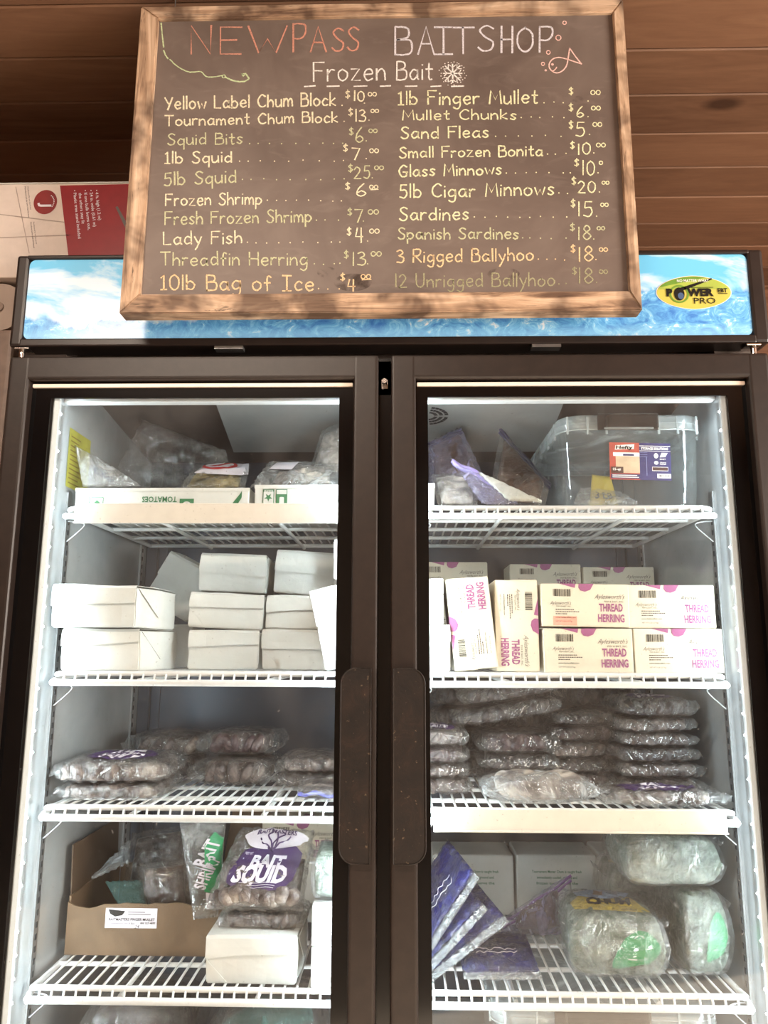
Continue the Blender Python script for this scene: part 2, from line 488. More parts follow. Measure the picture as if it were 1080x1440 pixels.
fpart('fan_grille', b, M['slot'])
# front face: frame around the openings, middle post
b = MB()
b.box(((XL + IL) / 2, 1.404, 1.0), (IL - XL, .012, 1.62)); b.box(((XR + IR) / 2, 1.404, 1.0), (XR - IR, .012, 1.62))
b.box((XM, 1.40, 1.77), (IR - IL, .016, .075)); b.box((XM, 1.40, .40), (IR - IL, .016, .1))
b.box((XM, 1.407, (ZF + ZT) / 2), (.088, .03, ZT - ZF), 0, None, .004)
fpart('front_frame', b, M['gloss_black'])
b = MB(); b.box((XM, 1.42, .2), (XR - XL, .06, .36), 0, None, .01)
for k in range(9): b.box((XM, 1.388, .08 + k * .03), (1.2, .012, .012))
fpart('lower_grille', b, M['black'])
for x in (XL + .08, XR - .08):
    for yy in (1.46, 2.0):
        b = MB(); b.tube([(x, yy, 0), (x, yy, .04)], .03, 16); fpart('foot', b, M['black'])
# header: light box with printed panel
HZ0, HZ1, HY = 1.826, 2.018, 1.372
b = MB()
hx0, hx1 = -.762, .703
px0, px1, pz0, pz1 = P(38, 420, HY).x, P(1054, 420, HY).x, P(560, 474.5, HY).z, P(560, 362, HY).z
b.box(((hx0 + px0) / 2, HY + .02, (HZ0 + HZ1) / 2), (px0 - hx0, .05, HZ1 - HZ0), 0, None, .006)
b.box(((hx1 + px1) / 2, HY + .02, (HZ0 + HZ1) / 2), (hx1 - px1, .05, HZ1 - HZ0), 0, None, .006)
b.box(((px0 + px1) / 2, HY + .02, (HZ1 + pz1) / 2), (px1 - px0 + .01, .05, HZ1 - pz1), 0, None, .003)
b.box(((px0 + px1) / 2, HY + .02, (HZ0 + pz0) / 2), (px1 - px0 + .01, .05, pz0 - HZ0), 0, None, .003)
b.box((XM, HY + .032, (HZ0 + HZ1) / 2), (hx1 - hx0 - .01, .02, HZ1 - HZ0 - .01))
hd = fpart('header_box', b, M['black'])
def rrect(x0, x1, z0, z1, r, n=6):
    pts = []
    for (cx, cz, a0) in ((x1 - r, z1 - r, 0), (x0 + r, z1 - r, PI / 2), (x0 + r, z0 + r, PI), (x1 - r, z0 + r, 1.5 * PI)):
        for i in range(n + 1):
            a = a0 + PI / 2 * i / n; pts.append((cx + r * math.cos(a), cz + r * math.sin(a)))
    return pts
def slab(pts, y0, y1, mb=None, mi=0):
    mb = mb or MB(); n = len(pts)
    V = [(p[0], y0, p[1]) for p in pts] + [(p[0], y1, p[1]) for p in pts]
    mb.add(V, [tuple(range(n))] + [tuple(range(2 * n - 1, n - 1, -1))] + [(i, i + n, (i + 1) % n + n, (i + 1) % n) for i in range(n)], mi)
    return mb
def mountain_print():
    t = NT('mountain_print'); g = t.new('ShaderNodeTexCoord'); xyz = t.sep(g.outputs['Object'])
    h = t.math('DIVIDE', t.math('SUBTRACT', xyz[2], pz0), pz1 - pz0)
    xs = t.coord(scale=(1, 1, 1.6))
    ridge = t.noise(t.coord(scale=(3.2, 1, .2)), 2.2, 6, .62)
    big = t.noise(xs, 5, 5, .6, .6); crag = t.noise(t.coord(scale=(1, 1, 1.3)), 26, 6, .7, 1.4)
    cloud = t.noise(t.coord(scale=(1, 1, 2.6)), 4.2, 5, .6, .5)
    sky = t.ramp(t.math('ADD', cloud, t.math('MULTIPLY', h, .16)), [(.46, srgb(232, 230, 246)), (.58, srgb(208, 230, 246)), (.68, srgb(108, 190, 230))])
    mt = t.ramp(crag, [(.36, srgb(70, 126, 200)), (.52, srgb(106, 176, 226)), (.60, srgb(146, 204, 238)), (.66, srgb(240, 240, 250))])
    xr = t.new('ShaderNodeMapRange'); t.link(xyz[0], xr.inputs[0]); xr.inputs[1].default_value = -.3; xr.inputs[2].default_value = .55; xr.inputs[3].default_value = 0; xr.inputs[4].default_value = .34
    lim = t.math('ADD', t.math('MULTIPLY', ridge, .62), t.math('SUBTRACT', xr.outputs[0], .04))
    d = t.math('SUBTRACT', lim, h)
    fac = t.ramp(d, [(.0, (0, 0, 0, 1)), (.05, (1, 1, 1, 1))])
    k = t.mix(fac, sky, mt)
    k = t.mix(t.ramp(t.math('SUBTRACT', .16, h), [(0, (0, 0, 0, 1)), (.12, (.55, .55, .55, 1))]), k, srgb(150, 205, 236))
    t.bsdf(k, .22, 0, None, .5, **{'Emission Color': k, 'Emission Strength': .22})
    return t.m
b = slab(rrect(px0, px1, pz0, pz1, .012), HY - .001, HY + .01)
pn = fpart('header_panel', b, mountain_print(), hd)
# oval badge on the panel
EX, EZ = P(975, 412, HY).x, P(975, 412, HY).z
rx, rz = (P(1026, 411, HY).x - P(922, 411, HY).x) / 2, (P(974, 389, HY).z - P(974, 435, HY).z) / 2
M['badge_y'] = plain('badge_yellow', (206, 196, 96), .3, 0, .4, .03); M['badge_g'] = plain('badge_green', (112, 152, 62), .3, 0, .4, .05)
M['badge_l'] = plain('badge_lime', (172, 190, 88), .3, 0, .4, .05); M['ink'] = plain('black_ink', (26, 22, 18), .5, 0, .3, .02)
M['ink_w'] = plain('white_ink', (246, 244, 240), .5, 0, .3, .01); M['ink_blue'] = plain('blue_grey_ink', (70, 92, 130), .5)
b = MB(); y0 = HY - .002
def oval(cx, cz, a, c, n=48):   # pointed at the left like the badge
    return [(cx + a * math.copysign(abs(math.cos(2 * PI * i / n)) ** 1.15, math.cos(2 * PI * i / n)), cz + c * math.sin(2 * PI * i / n)) for i in range(n)]
b.poly(oval(EX, EZ, rx * 1.02, rz * 1.03), y0, 4); b.poly(oval(EX, EZ, rx, rz), y0 - .0003, 0)
up_ = [p for p in oval(EX, EZ, rx * .985, rz * .97, 96) if p[1] > EZ + rz * .18]
up_.sort(key=lambda p: p[0]); b.poly(up_[::-1] if False else up_, y0 - .0006, 2)
lf = [p for p in oval(EX, EZ, rx * .985, rz * .97, 96) if p[1] > EZ + rz * .30 and p[0] < EX + rx * .35]
lf.sort(key=lambda p: p[0]); b.poly(lf, y0 - .0009, 1)
cx, cz = EX - rx * .40, EZ - rz * .10
b.ring(cx, cz, rz * .55, rz * .55, rz * .10, y0 - .0012, 1)
b.ellipse(cx, cz, rz * .30, rz * .40, y0 - .0013, 3); b.ellipse(cx + rz * .08, cz - rz * .12, rz * .17, rz * .2, y0 - .0015, 5)
b.poly([(cx - .005, cz + rz * .3), (EX + rx * .5, EZ + rz * .86), (EX + rx * .52, EZ + rz * .78), (cx + .004, cz + rz * .16)], y0 - .0012, 3)
b.text('NO MATTER WHAT', EX - rx * .44, EZ + rz * .62, rz * .17, y0 - .0016, 4, bold=.012, width=rx * .86)
b.text('P', EX - rx * .75, EZ - rz * .22, rz * .42, y0 - .0016, 3, bold=.06, width=rx * .17)
b.text('WER', EX - rx * .19, EZ - rz * .22, rz * .42, y0 - .0016, 3, bold=.06, width=rx * .72)
b.text('PRO', EX - rx * .02, EZ - rz * .70, rz * .36, y0 - .0016, 3, width=rx * .58)
b.text('EBT', EX + rx * .64, EZ - rz * .02, rz * .24, y0 - .0016, 3, bold=.03, width=rx * .26)
b.rect(EX + rx * .64, EZ - rz * .11, EX + rx * .9, EZ - rz * .075, y0 - .0016, 3); b.rect(EX - rx * .17, EZ + rz * .27, EX + rx * .53, EZ + rz * .30, y0 - .0016, 3)
fpart('oval_badge', b, [M['badge_y'], M['badge_g'], M['badge_l'], M['ink'], M['ink_w'], M['ink_blue']], hd)
for x in (P(322, 492, HY).x, P(768, 490, HY).x):
    b = MB(); b.box((x, HY + .005, HZ0 - .004), (.055, .02, .006)); fpart('header_clip', b, M['galv'], hd)

# doors
DZ0, DZ1 = .40, 1.802
def door(x0, x1, hinge_left):
    d = empty('door'); d.parent = fz
    d.location = Vector((x0 if hinge_left else x1, YD, DZ0)) - fz.location
    W = (Vector((x0 if hinge_left else x1, YD, DZ0)))
    def dp(name, mb, m):
        o = mb.build(name, m); o.parent = d; o.location = -W; return o
    fw_t = .047; ow, iw = .040, .047      # frame widths: outer, at the middle
    a, c = (ow, iw) if hinge_left else (iw, ow)
    b = MB()
    b.box((x0 + a / 2, YD + .016, (DZ0 + DZ1) / 2), (a, .034, DZ1 - DZ0), 0, None, .006, 3)
    b.box((x1 - c / 2, YD + .016, (DZ0 + DZ1) / 2), (c, .034, DZ1 - DZ0), 0, None, .006, 3)
    b.box(((x0 + x1) / 2, YD + .016, DZ1 - fw_t / 2), (x1 - x0 - .002, .033, fw_t), 0, None, .006, 3)
    b.box(((x0 + x1) / 2, YD + .016, DZ0 + fw_t / 2), (x1 - x0 - .002, .033, fw_t), 0, None, .006, 3)
    fr_ = dp('door_frame', b, M['doorframe'])
    gx0, gx1, gz0, gz1 = x0 + a - .004, x1 - c + .004, DZ0 + fw_t - .004, DZ1 - fw_t + .004
    b = MB()
    cut = (.0375, .028) if hinge_left else (.023, .035)
    vx0, vx1, vz1, vz0 = x0 + a + cut[0], x1 - c - cut[1], 1.7245, DZ0 + fw_t + .03
    for (p, q, r, s) in ((gx0, vx0, gz0, gz1), (vx1, gx1, gz0, gz1), (vx0, vx1, vz1, gz1), (vx0, vx1, gz0, vz0)):
        b.box(((p + q) / 2, YG + .002, (r + s) / 2), (q - p, .004, s - r))
    dp('glass_border', b, M['frit'])
    b = MB(); b.box(((vx0 + vx1) / 2, YG + .003, (vz0 + vz1) / 2), (vx1 - vx0 + .002, .004, vz1 - vz0 + .002)); dp('glass_pane', b, M['glass'])
    b = MB(); b.box(((gx0 + gx1) / 2, YG - .003, 1.7475), (gx1 - gx0 - .012, .006, .0075), 0, None, .001, 1); dp('edge_reflection_strip', b, M['trim'])  # bright reflection on the glass edge, built as a pale strip
    # gasket behind the frame
    b = MB()
    for (p, q, r, s) in ((x0 + .004, x0 + .03, DZ0 + .01, DZ1 - .01), (x1 - .03, x1 - .004, DZ0 + .01, DZ1 - .01)):
        b.box(((p + q) / 2, YD + .036, (r + s) / 2), (q - p, .01, s - r))
    dp('door_gasket', b, M['gloss_black'])
    # long pull plate with one rounded side
    h0, h1 = P(540, 1215, YD - .01).z, P(540, 940, YD - .01).z
    if hinge_left: hx0, hx1 = P(478, 1075, YD - .01).x, P(521, 1075, YD - .01).x
    else: hx0, hx1 = P(553, 1075, YD - .01).x, P(598, 1075, YD - .01).x
    r = .026; pts = []
    cor = [(hx1, h0, 0), (hx1, h1, 0), (hx0, h1, 1), (hx0, h0, 1)] if hinge_left else [(hx1, h0, 1), (hx1, h1, 1), (hx0, h1, 0), (hx0, h0, 0)]
    ang = {0: -PI / 2, 1: 0, 2: PI / 2, 3: PI}
    for i, (x, z, rd) in enumerate(cor):
        if not rd: pts.append((x, z)); continue
        sx = -1 if x == hx1 else 1; sz = 1 if z == h0 else -1
        for k in range(9):
            an = ang[i] + PI / 2 * k / 8
            pts.append((x + sx * r + r * math.cos(an), z + sz * r + r * math.sin(an)))
    b = slab(pts, YD - .012, YD - .001)
    # raised lip
    b.tube([(p[0], YD - .012, p[1]) for p in pts], .0014, 6, 0, None, True)
    h = dp('door_handle', b, M['handle'])
    # hinge pin above
    hx = P(24, 490, YD).x if hinge_left else P(1066, 480, YD).x
    b = MB(); b.tube([(hx, YD + .02, DZ1 - .004), (hx, YD + .02, DZ1 + .026)], .006, 12); b.box((hx + (.004 if hinge_left else -.004), YD + .022, DZ1 + .021), (.028, .03, .004), 0, None, .001, 1)
    dp('hinge_pin', b, M['chrome'])
    return d
door(-.7525, -.0425, True)
door(-.0185, .6925, False)
b = MB(); b.tube([(XM, YD + .03, 1.752), (XM, YD + .005, 1.752)], .005, 8); b.box((XM, YD + .03, 1.752), (.012, .01, .018)); fpart('door_catch', b, M['chrome'])

# LED strips
def led_strip(x, y, ang, seed):
    e = empty('led_strip'); e.parent = fz; e.location = Vector((x, y, ZF)) - fz.location; e.rotation_euler = (0, 0, ang)
    b = MB(); b.box((0, .006, .65), (.016, .012, 1.28), 0, None, .002, 1); o = b.build('strip_housing', M['lens'], e)
    d0 = None
    for k in range(34):
        if d0 is None:
            d0 = MB().box((0, -.0012, 0), (.0036, .0026, .0036), 0, None, .001, 1).build('led', M['led'], e); d = d0
        else:
            d = d0.copy(); COL.objects.link(d); d.parent = e
        d.location = (0, 0, .03 + k * .0372)
    return e
# the strips face into the cabinet
led_strip(IL + .006, 1.394, math.radians(104), 1)
led_strip(IR - .006, 1.394, math.radians(-104), 2)
led_strip(XM - .05, 1.394, math.radians(-142), 3)
led_strip(XM + .05, 1.394, math.radians(142), 4)
COOL = (.80, .94, 1.0)
def strip_light(name, x, y, dx, dy, p):
    l = area(name, (x, y, 1.08), (x + dx, y + dy, 1.08), .014, 1.26, p, COOL)
    l.parent = fz; l.location = Vector((x, y, 1.08)) - fz.location
    return l
strip_light('led_light_left', IL + .016, 1.397, .55, .45, 3.5)
strip_light('led_light_right', IR - .016, 1.397, -.55, .45, 2.6)
strip_light('led_light_post_left', XM - .066, 1.397, -.7, .40, 5.0)
strip_light('led_light_post_right', XM + .066, 1.397, .7, .40, 5.0)

# shelf standards
for x, s in ((IL + .0035, 1), (IR - .0035, -1), (XM - .048, -1), (XM + .048, 1)):
    for yy in (1.462, 1.90):
        b = MB(); b.box((x + s * .002, yy, 1.0), (.005, .018, 1.11))
        for k in range(52): b.box((x + s * .0048, yy, .47 + k * .0205), (.001, .006, .010), 1)
        fpart('shelf_standard', b, [M['galv'], M['slot']])
# stickers on the left wall
b = MB()
ya, yb_ = 1.442, 1.545
za, zb = 1.565, 1.685
Mx = Matrix(((0, -1, 0, IL + .0055), (1, 0, 0, 0), (0, 0, 1, 0), (0, 0, 0, 1)))
def wall2(y_, z_): return (y_, z_)
b.rect(ya, za, yb_, zb, 0, 0, Mx)
rnd = random.Random(4)
for k in range(11):
    z = zb - .014 - k * .0095
    b.rect(ya + .008, z - .0028, ya + .008 + rnd.uniform(.35, .8) * .10, z, -.0004, 1, Mx)
fpart('warning_sticker', b, [plain('yellow_sticker', (158, 156, 66), .5), plain('brown_ink', (120, 100, 40), .5)])
b = MB(); b.rect(1.57, 1.622, 1.69, 1.638, 0, 0, Mx); fpart('blue_sticker', b, plain('blue_sticker_paper', (52, 70, 112), .5))

# ------------------------------------------------------------------ wire shelves
SH = {1: 1.520, 2: 1.207, 3: .970, 4: .672}
DEP = .492; Y0 = 1.425
def wire_shelf(x0, x1, z, label, rail=False, tilt=0.0):
    w = x1 - x0
    s = thing('wire_shelf', label, 'shelf', ((x0 + x1) / 2, Y0, z), (0, tilt, 0), 'white wire shelves of the freezer')
    h = w / 2; b = MB(); r = .0042
    zt = -.0035
    b.tube([(-h + .018, .0, zt), (h - .018, .0, zt)], .0052)                      # upper front rod
    b.tube([(-h, -.008, -.020), (h, -.008, -.020)], .0062, 10)                      # lower front rod
    for sx in (-1, 1):
        b.tube(spline([(sx * (h - .018), 0, zt), (sx * (h - .004), .004, zt - .002), (sx * h, .02, -.008), (sx * h, .05, -.010)], 5), .005)
        b.tube([(sx * h, -.008, -.020), (sx * (h + .002), .008, -.016), (sx * h, .05, -.010), (sx * h, DEP, -.010)], .0052)
    b.tube([(-h, DEP, -.010), (h, DEP, -.010)], .0052)
    b.build('shelf_frame', M['white'], s)
    b = MB(); n = int(w / .0208)
    for i in range(1, n):
        x = -h + w * i / n
        b.tube([(x, -.008, -.017), (x, -.004, -.006), (x, .004, -.0022), (x, DEP, -.0022)], .0022, 6, 0, None)
    b.build('wire_grid', M['white'], s)
    for yy in (.115, .23, .36):
        b = MB(); b.tube([(-h, yy, -.0085), (h, yy, -.0085)], .0044); b.build('cross_rod', M['white'], s)
    for xx in (-h * .42, h * .45):
        b = MB(); b.tube([(xx, .0, -.016), (xx, DEP, -.016)], .0042); b.build('stay_rod', M['white'], s)
    if rail:
        zt += 0
        b = MB(); L = w - .045
        b.box((0, -.0165, -.016), (L, .003, .038), 0, None, .001, 1)
        b.box((0, -.012, .002), (L, .010, .0025)); b.box((0, -.0185, -.0345), (L, .006, .0025))
        b.build('price_rail', M['rail'], s)
    for sx in (-1, 1):                                                               # wire clips into the standards
        b = MB(); g = .010
        b.tube(spline([(sx * (h + g), .03, -.024), (sx * (h - .012), .03, -.026), (sx * (h - .022), .03, -.034), (sx * (h + g), .03, -.064)], 5), .0016, 6)
        b.build('shelf_clip', M['galv'], s)
    return s
LX0, LX1 = IL + .021, XM - .066
RX0, RX1 = XM + .066, IR - .021
pos = {1: 'top', 2: 'second', 3: 'third', 4: 'fourth'}
sd = {}
for k, (what, rail) in {1: ('top white wire shelf behind the left door, carrying green-printed tomato cartons', True),
          2: ('white wire shelf behind the left door under the stack of plain white cartons', False),
          3: ('white wire shelf behind the left door, holding only flat squid packs', False),
          4: ('white wire shelf behind the left door under the brown cardboard box', False)}.items():
    sd['L', k] = wire_shelf(LX0, LX1, SH[k], what, rail)
for k, (what, rail) in {1: ('top white wire shelf behind the right door under the clear storage bin', False),
          2: ('white wire shelf behind the right door under the purple-printed fish cartons', False),
          3: ('white wire shelf with cream front rail under the tall piles of squid packs', True),
          4: ('white wire shelf behind the right door under the blue bags', False)}.items():
    sd['R', k] = wire_shelf(RX0, RX1, SH[k], what, rail)

# ------------------------------------------------------------------ chalkboard sign hung in front of the header
YS = 1.288                      # front of its wooden frame
oTL, oTR, oBR, oBL = P(194, 5, YS), P(877, 2, YS), P(903, 435, YS), P(172, 442, YS)
sx0, sx1 = (oTL.x + oBL.x) / 2, (oTR.x + oBR.x) / 2
sz0, sz1 = (oBL.z + oBR.z) / 2, (oTL.z + oTR.z) / 2
sign = thing('chalkboard_sign', 'large framed chalkboard price list of frozen bait hanging in front of the freezer header', 'chalkboard', ((sx0 + sx1) / 2, YS + .016, sz0))
SO = -sign.location
def spart(name, mb, m): o = mb.build(name, m, sign); o.location = SO; return o
YBD = YS + .008                 # face of the slate
iTL, iBR = P(216, 25, YBD), P(880, 412, YBD)
ix0, ix1, iz0, iz1 = P(213, 200, YBD).x, P(871, 200, YBD).x, P(540, 414, YBD).z, P(540, 26, YBD).z
def mitre(a, b_, c, d):         # a, b_ outer ends; c, d inner ends
    mb = MB(); V = [(p[0], YS, p[1]) for p in (a, b_, c, d)] + [(p[0], YS + .032, p[1]) for p in (a, b_, c, d)]
    bm_ = bmesh.new(); vs = [bm_.verts.new(v) for v in V]
    for f in ((0, 1, 2, 3), (7, 6, 5, 4), (0, 4, 5, 1), (1, 5, 6, 2), (2, 6, 7, 3), (3, 7, 4, 0)): bm_.faces.new([vs[i] for i in f])
    bmesh.ops.recalc_face_normals(bm_, faces=bm_.faces[:])
    bmesh.ops.bevel(bm_, geom=bm_.edges[:], offset=.002, segments=2, affect='EDGES')
    return mb.bm(bm_)
spart('frame_rail', mitre((sx0, sz1), (sx1, sz1), (ix1, iz1), (ix0, iz1)), M['frame_h'])
spart('frame_rail', mitre((sx0, sz0), (sx1, sz0), (ix1, iz0), (ix0, iz0)), M['frame_h'])
spart('frame_rail', mitre((sx0, sz0), (sx0, sz1), (ix0, iz1), (ix0, iz0)), M['frame_v'])
spart('frame_rail', mitre((sx1, sz0), (sx1, sz1), (ix1, iz1), (ix1, iz0)), M['frame_v'])
b = MB(); b.box(((ix0 + ix1) / 2, YBD + .004, (iz0 + iz1) / 2), (ix1 - ix0 + .008, .008, iz1 - iz0 + .008)); spart('slate', b, M['slate'])
for x in (sx0 + .06, sx1 - .06):                       # wires up to the ceiling
    b = MB(); b.tube([(x, YS + .026, sz1 - .004), (x, YS + .026, ZC)], .0012, 6); spart('hanging_wire', b, M['galv'])

FONT = {}
for line in '''A|.62|0,0 .3,1 .6,0;.12,.38 .48,.38
B|.52|0,0 0,1;~0,1 .38,.95 .4,.64 .05,.53;~.05,.53 .48,.5 .5,.1 .28,0 0,0
C|.56|~.55,.85 .3,1 .03,.6 .1,.15 .35,0 .55,.12
E|.5|.5,1 0,1 0,0 .48,0;0,.52 .38,.53
F|.5|0,0 0,1 .5,1;0,.55 .4,.55
G|.6|~.56,.86 .3,1 .02,.55 .2,.05 .5,.08 .55,.42;.3,.42 .6,.42
H|.56|0,0 0,1;.54,0 .54,1;0,.5 .54,.5
I|.46|0,1 .46,1;.23,1 .23,0;0,0 .46,0
L|.45|0,1 0,0 .45,0
M|.7|0,0 .08,1 .35,.3 .62,1 .7,0
N|.6|0,0 0,1 .58,0 .6,1
O|.64|~.32,1 .05,.75 .05,.25 .32,0 .59,.25 .59,.75 .32,1
P|.48|0,0 0,1;~0,1 .42,.98 .47,.7 .3,.48 0,.48
R|.52|0,0 0,1;~0,1 .42,.98 .46,.72 .3,.5 0,.48;.15,.48 .52,0
S|.48|~.46,.88 .25,1 .05,.82 .2,.56 .44,.35 .38,.06 .15,0 0,.14
T|.6|0,1 .6,1;.3,1 .3,0
U|.54|~0,1 .02,.25 .25,0 .48,.22 .5,1
W|.86|0,1 .23,0 .43,.52 .62,0 .86,1
Y|.55|0,1 .27,.48;.55,1 .2,0
a|.48|~.42,.5 .2,.58 .02,.3 .15,.02 .36,.15 .42,.5;~.42,.56 .42,.1 .5,.02
b|.44|0,1 0,0;~0,.4 .2,.58 .42,.32 .28,.02 0,.08
c|.4|~.4,.48 .2,.58 .02,.3 .15,.02 .4,.08
d|.46|~.42,.45 .2,.58 .02,.3 .15,.02 .42,.15;.42,1 .44,0
e|.44|~.05,.3 .4,.34 .34,.56 .14,.55 .02,.28 .18,0 .42,.1
f|.34|~.36,.92 .24,1 .15,.85 .15,0;0,.55 .32,.55
g|.45|~.42,.48 .2,.58 .02,.32 .15,.05 .4,.2 .42,.5;~.42,.56 .42,-.15 .25,-.38 .04,-.26
h|.42|0,1 0,0;~0,.35 .22,.58 .38,.4 .4,0
i|.06|.03,.55 .03,0;.03,.80 .035,.83
k|.42|0,1 0,0;.36,.58 .02,.25 .4,0
l|.06|.03,1 .03,0
m|.64|0,.58 0,0;~0,.35 .17,.58 .3,.4 .32,0;~.32,.35 .48,.58 .6,.4 .62,0
n|.42|0,.58 0,0;~0,.35 .22,.58 .38,.4 .4,0
o|.46|~.22,.58 .03,.42 .04,.14 .22,0 .42,.16 .42,.42 .22,.58
p|.44|0,.58 0,-.4;~0,.4 .2,.58 .42,.32 .25,.02 0,.1
q|.44|.42,.58 .42,-.4;~.42,.45 .2,.58 .02,.3 .15,.02 .42,.15
r|.32|0,.58 0,0;~0,.35 .15,.56 .32,.54
s|.36|~.34,.5 .17,.58 .04,.45 .18,.3 .32,.14 .17,0 0,.1
t|.34|~.16,.9 .16,.12 .24,0 .32,.04;0,.58 .34,.58
u|.42|~0,.58 .02,.12 .2,0 .38,.2;.4,.58 .42,0
w|.6|0,.58 .15,0 .3,.42 .45,0 .6,.58
y|.42|0,.58 .2,.12;~.42,.58 .22,-.05 .05,-.4
z|.42|0,.58 .38,.58 0,0 .42,0
0|.5|~.25,1 .04,.75 .04,.25 .25,0 .47,.25 .47,.75 .25,1
1|.08|.04,1 .04,0
!|.3|.02,.8 .16,1 .16,0;0,0 .32,0
2|.48|~0,.78 .2,1 .42,.76 .25,.35 0,0;0,0 .48,0
3|.46|~.02,.9 .25,1 .4,.78 .15,.55;~.15,.55 .45,.4 .36,.05 0,.08
4|.46|.12,1 0,.42 .46,.42;.36,1 .36,0
5|.44|.42,1 .08,1 .06,.58;~.06,.58 .35,.6 .42,.25 .25,0 0,.08
6|.44|~.34,1 .1,.6 .02,.2 .2,0 .42,.2 .25,.42 .05,.28
7|.44|0,1 .44,1 .16,0
8|.46|~.22,.53 .05,.75 .22,1 .4,.75 .22,.53 .02,.25 .22,0 .45,.25 .22,.53
$|.4|~.36,.82 .2,.9 .04,.74 .2,.52 .36,.3 .2,.12 .02,.2;.2,1.05 .2,0'''.split('\n'):
    ch, w, st = line.split('|')
    strokes = []
    for q in st.split(';'):
        sm = q[0] == '~'; pts = [tuple(map(float, c.split(','))) for c in q.lstrip('~').split()]
        strokes.append((sm, pts))
    FONT[ch] = (float(w), strokes)

CH = {'salmon': chalk('salmon_chalk', (216, 154, 134)), 'pale': chalk('lilac_white_chalk', (226, 222, 228)), 'white': chalk('white_chalk', (244, 238, 232)),
      'yellow': chalk('yellow_chalk', (240, 236, 194)), 'green': chalk('yellow_green_chalk', (206, 206, 168)), 'cream': chalk('cream_chalk', (244, 232, 200)),
      'dim': chalk('faded_green_chalk', (166, 162, 130)), 'peach': chalk('peach_chalk', (240, 208, 164)), 'pink': chalk('pink_chalk', (250, 206, 196)), 'mint': chalk('mint_chalk', (206, 222, 176))}
PXM = (P(541, 220, YBD) - P(540, 220, YBD)).x
crnd = random.Random(11)
class Chalk:
    """chalk strokes on the slate"""
    def __init__(s): s.mb = MB()
    def stroke(s, pts, wpx=2.2, jitter=.25):
        pts = [(x + crnd.uniform(-jitter, jitter), y + crnd.uniform(-jitter, jitter)) for x, y in pts] if len(pts) < 40 else pts
        w = [P(x, y, YBD - .0004) for x, y in pts]
        N = len(w); hw = wpx * PXM / 2; L = []; R = []
        for i in range(N):
            t = w[min(i + 1, N - 1)] - w[max(i - 1, 0)]; t.y = 0
            if t.length < 1e-7: t = Vector((1, 0, 0))
            t.normalize(); n = Vector((-t.z, 0, t.x))
            k = hw * crnd.uniform(.8, 1.12)
            ex = t * (hw * .6) * (1 if i == N - 1 else -1 if i == 0 else 0)
            L.append(w[i] + n * k + ex); R.append(w[i] - n * k + ex)
        s.mb.add(L + R, [(i, i + N, i + 1 + N, i + 1) for i in range(N - 1)])
        return s
    def curve(s, pts, wpx=2.2):
        return s.stroke([(v.x, v.y) for v in spline([Vector((x, y, 0)) for x, y in pts], 6)], wpx)
    def dot(s, x, y, r=1.1):
        c = P(x, y, YBD - .0004); k = r * PXM
        s.mb.add([c + Vector((k * math.cos(a * PI / 4), 0, k * math.sin(a * PI / 4))) for a in range(8)], [tuple(range(8))]); return s
    def loop(s, x, y, rx, ry, wpx=1.5, n=14):
        return s.stroke([(x + rx * math.cos(2 * PI * i / n), y + ry * math.sin(2 * PI * i / n)) for i in range(n + 1)], wpx, 0)
    def text(s, body, x0, x1, y0, y1, cap, wpx=2.2, gap=.17, space=.46):
        adv = []; x = 0
        for c in body:
            if c == ' ': x += space; continue
            adv.append((c, x)); x += FONT[c][0] + gap
        tot = x - gap; k = (x1 - x0) / tot
        for c, ax in adv:
            dy = crnd.uniform(-.5, .5); hs = cap * crnd.uniform(.95, 1.05)
            for sm, pts in FONT[c][1]:
                q = []
                for u, v in pts:
                    X = x0 + (ax + u) * k; q.append((X, y0 + (y1 - y0) * (X - x0) / max(1, x1 - x0) - v * hs + dy))
                s.curve(q, wpx) if sm else s.stroke(q, wpx)
        return s
    def price(s, dx, dy, num, nx0, nx1, nt, nb, px, py, zx0, zx1, zy, zeros='00', under=False, dh=11):
        if dx: s.text('$', dx - 3.2, dx + 3.2, dy + dh * .5, dy + dh * .5, dh, 1.6)
        if num: s.text(num, nx0, nx1, nb, nb, nb - nt, 1.9, .2)
        if px: s.dot(px, py, 1.0)
        n = len(zeros); w = (zx1 - zx0) / n
        for i in range(n): s.loop(zx0 + w * (i + .5), zy, w * .40, w * .40, 1.5)
        if under: s.stroke([(zx0 + 2, zy + w * .6), (zx1, zy + w * .5)], 1.3)
        return s
    def done(s, name, col): return spart(name, s.mb, CH[col])
# title
c = Chalk()
for ch, x0, x1, yt, yb in (('N', 268.7, 297, 36, 76), ('E', 310, 340, 36, 76), ('W', 349, 403.6, 35.5, 74.5), ('P', 412.5, 430, 35.5, 73), ('A', 436.5, 459.5, 36.5, 73), ('S', 467, 484, 38.5, 71.5), ('S', 488.6, 505, 39, 71.5)):
    c.text(ch, x0, x1, yb, yb, yb - yt, 2.6)
c.done('title_lettering', 'salmon')
c = Chalk()
for ch, x0, x1, yt, yb in (('B', 556, 579, 36, 77), ('A', 588, 611, 38.5, 76.5), ('I', 611, 636, 39, 76.5), ('T', 636, 666.5, 37.5, 75.5), ('S', 672.5, 695, 37, 71.5), ('H', 705, 721, 38.5, 74), ('O', 727, 750, 39.5, 73), ('P', 759, 777, 38.5, 73)):
    c.text(ch, x0, x1, yb, yb, yb - yt, 2.8)
c.done('title_lettering', 'pale')
c = Chalk(); c.text('Frozen', 441, 542, 114, 112.5, 27, 2.4); c.text('Bait', 558, 608, 113, 111.5, 25, 2.4)
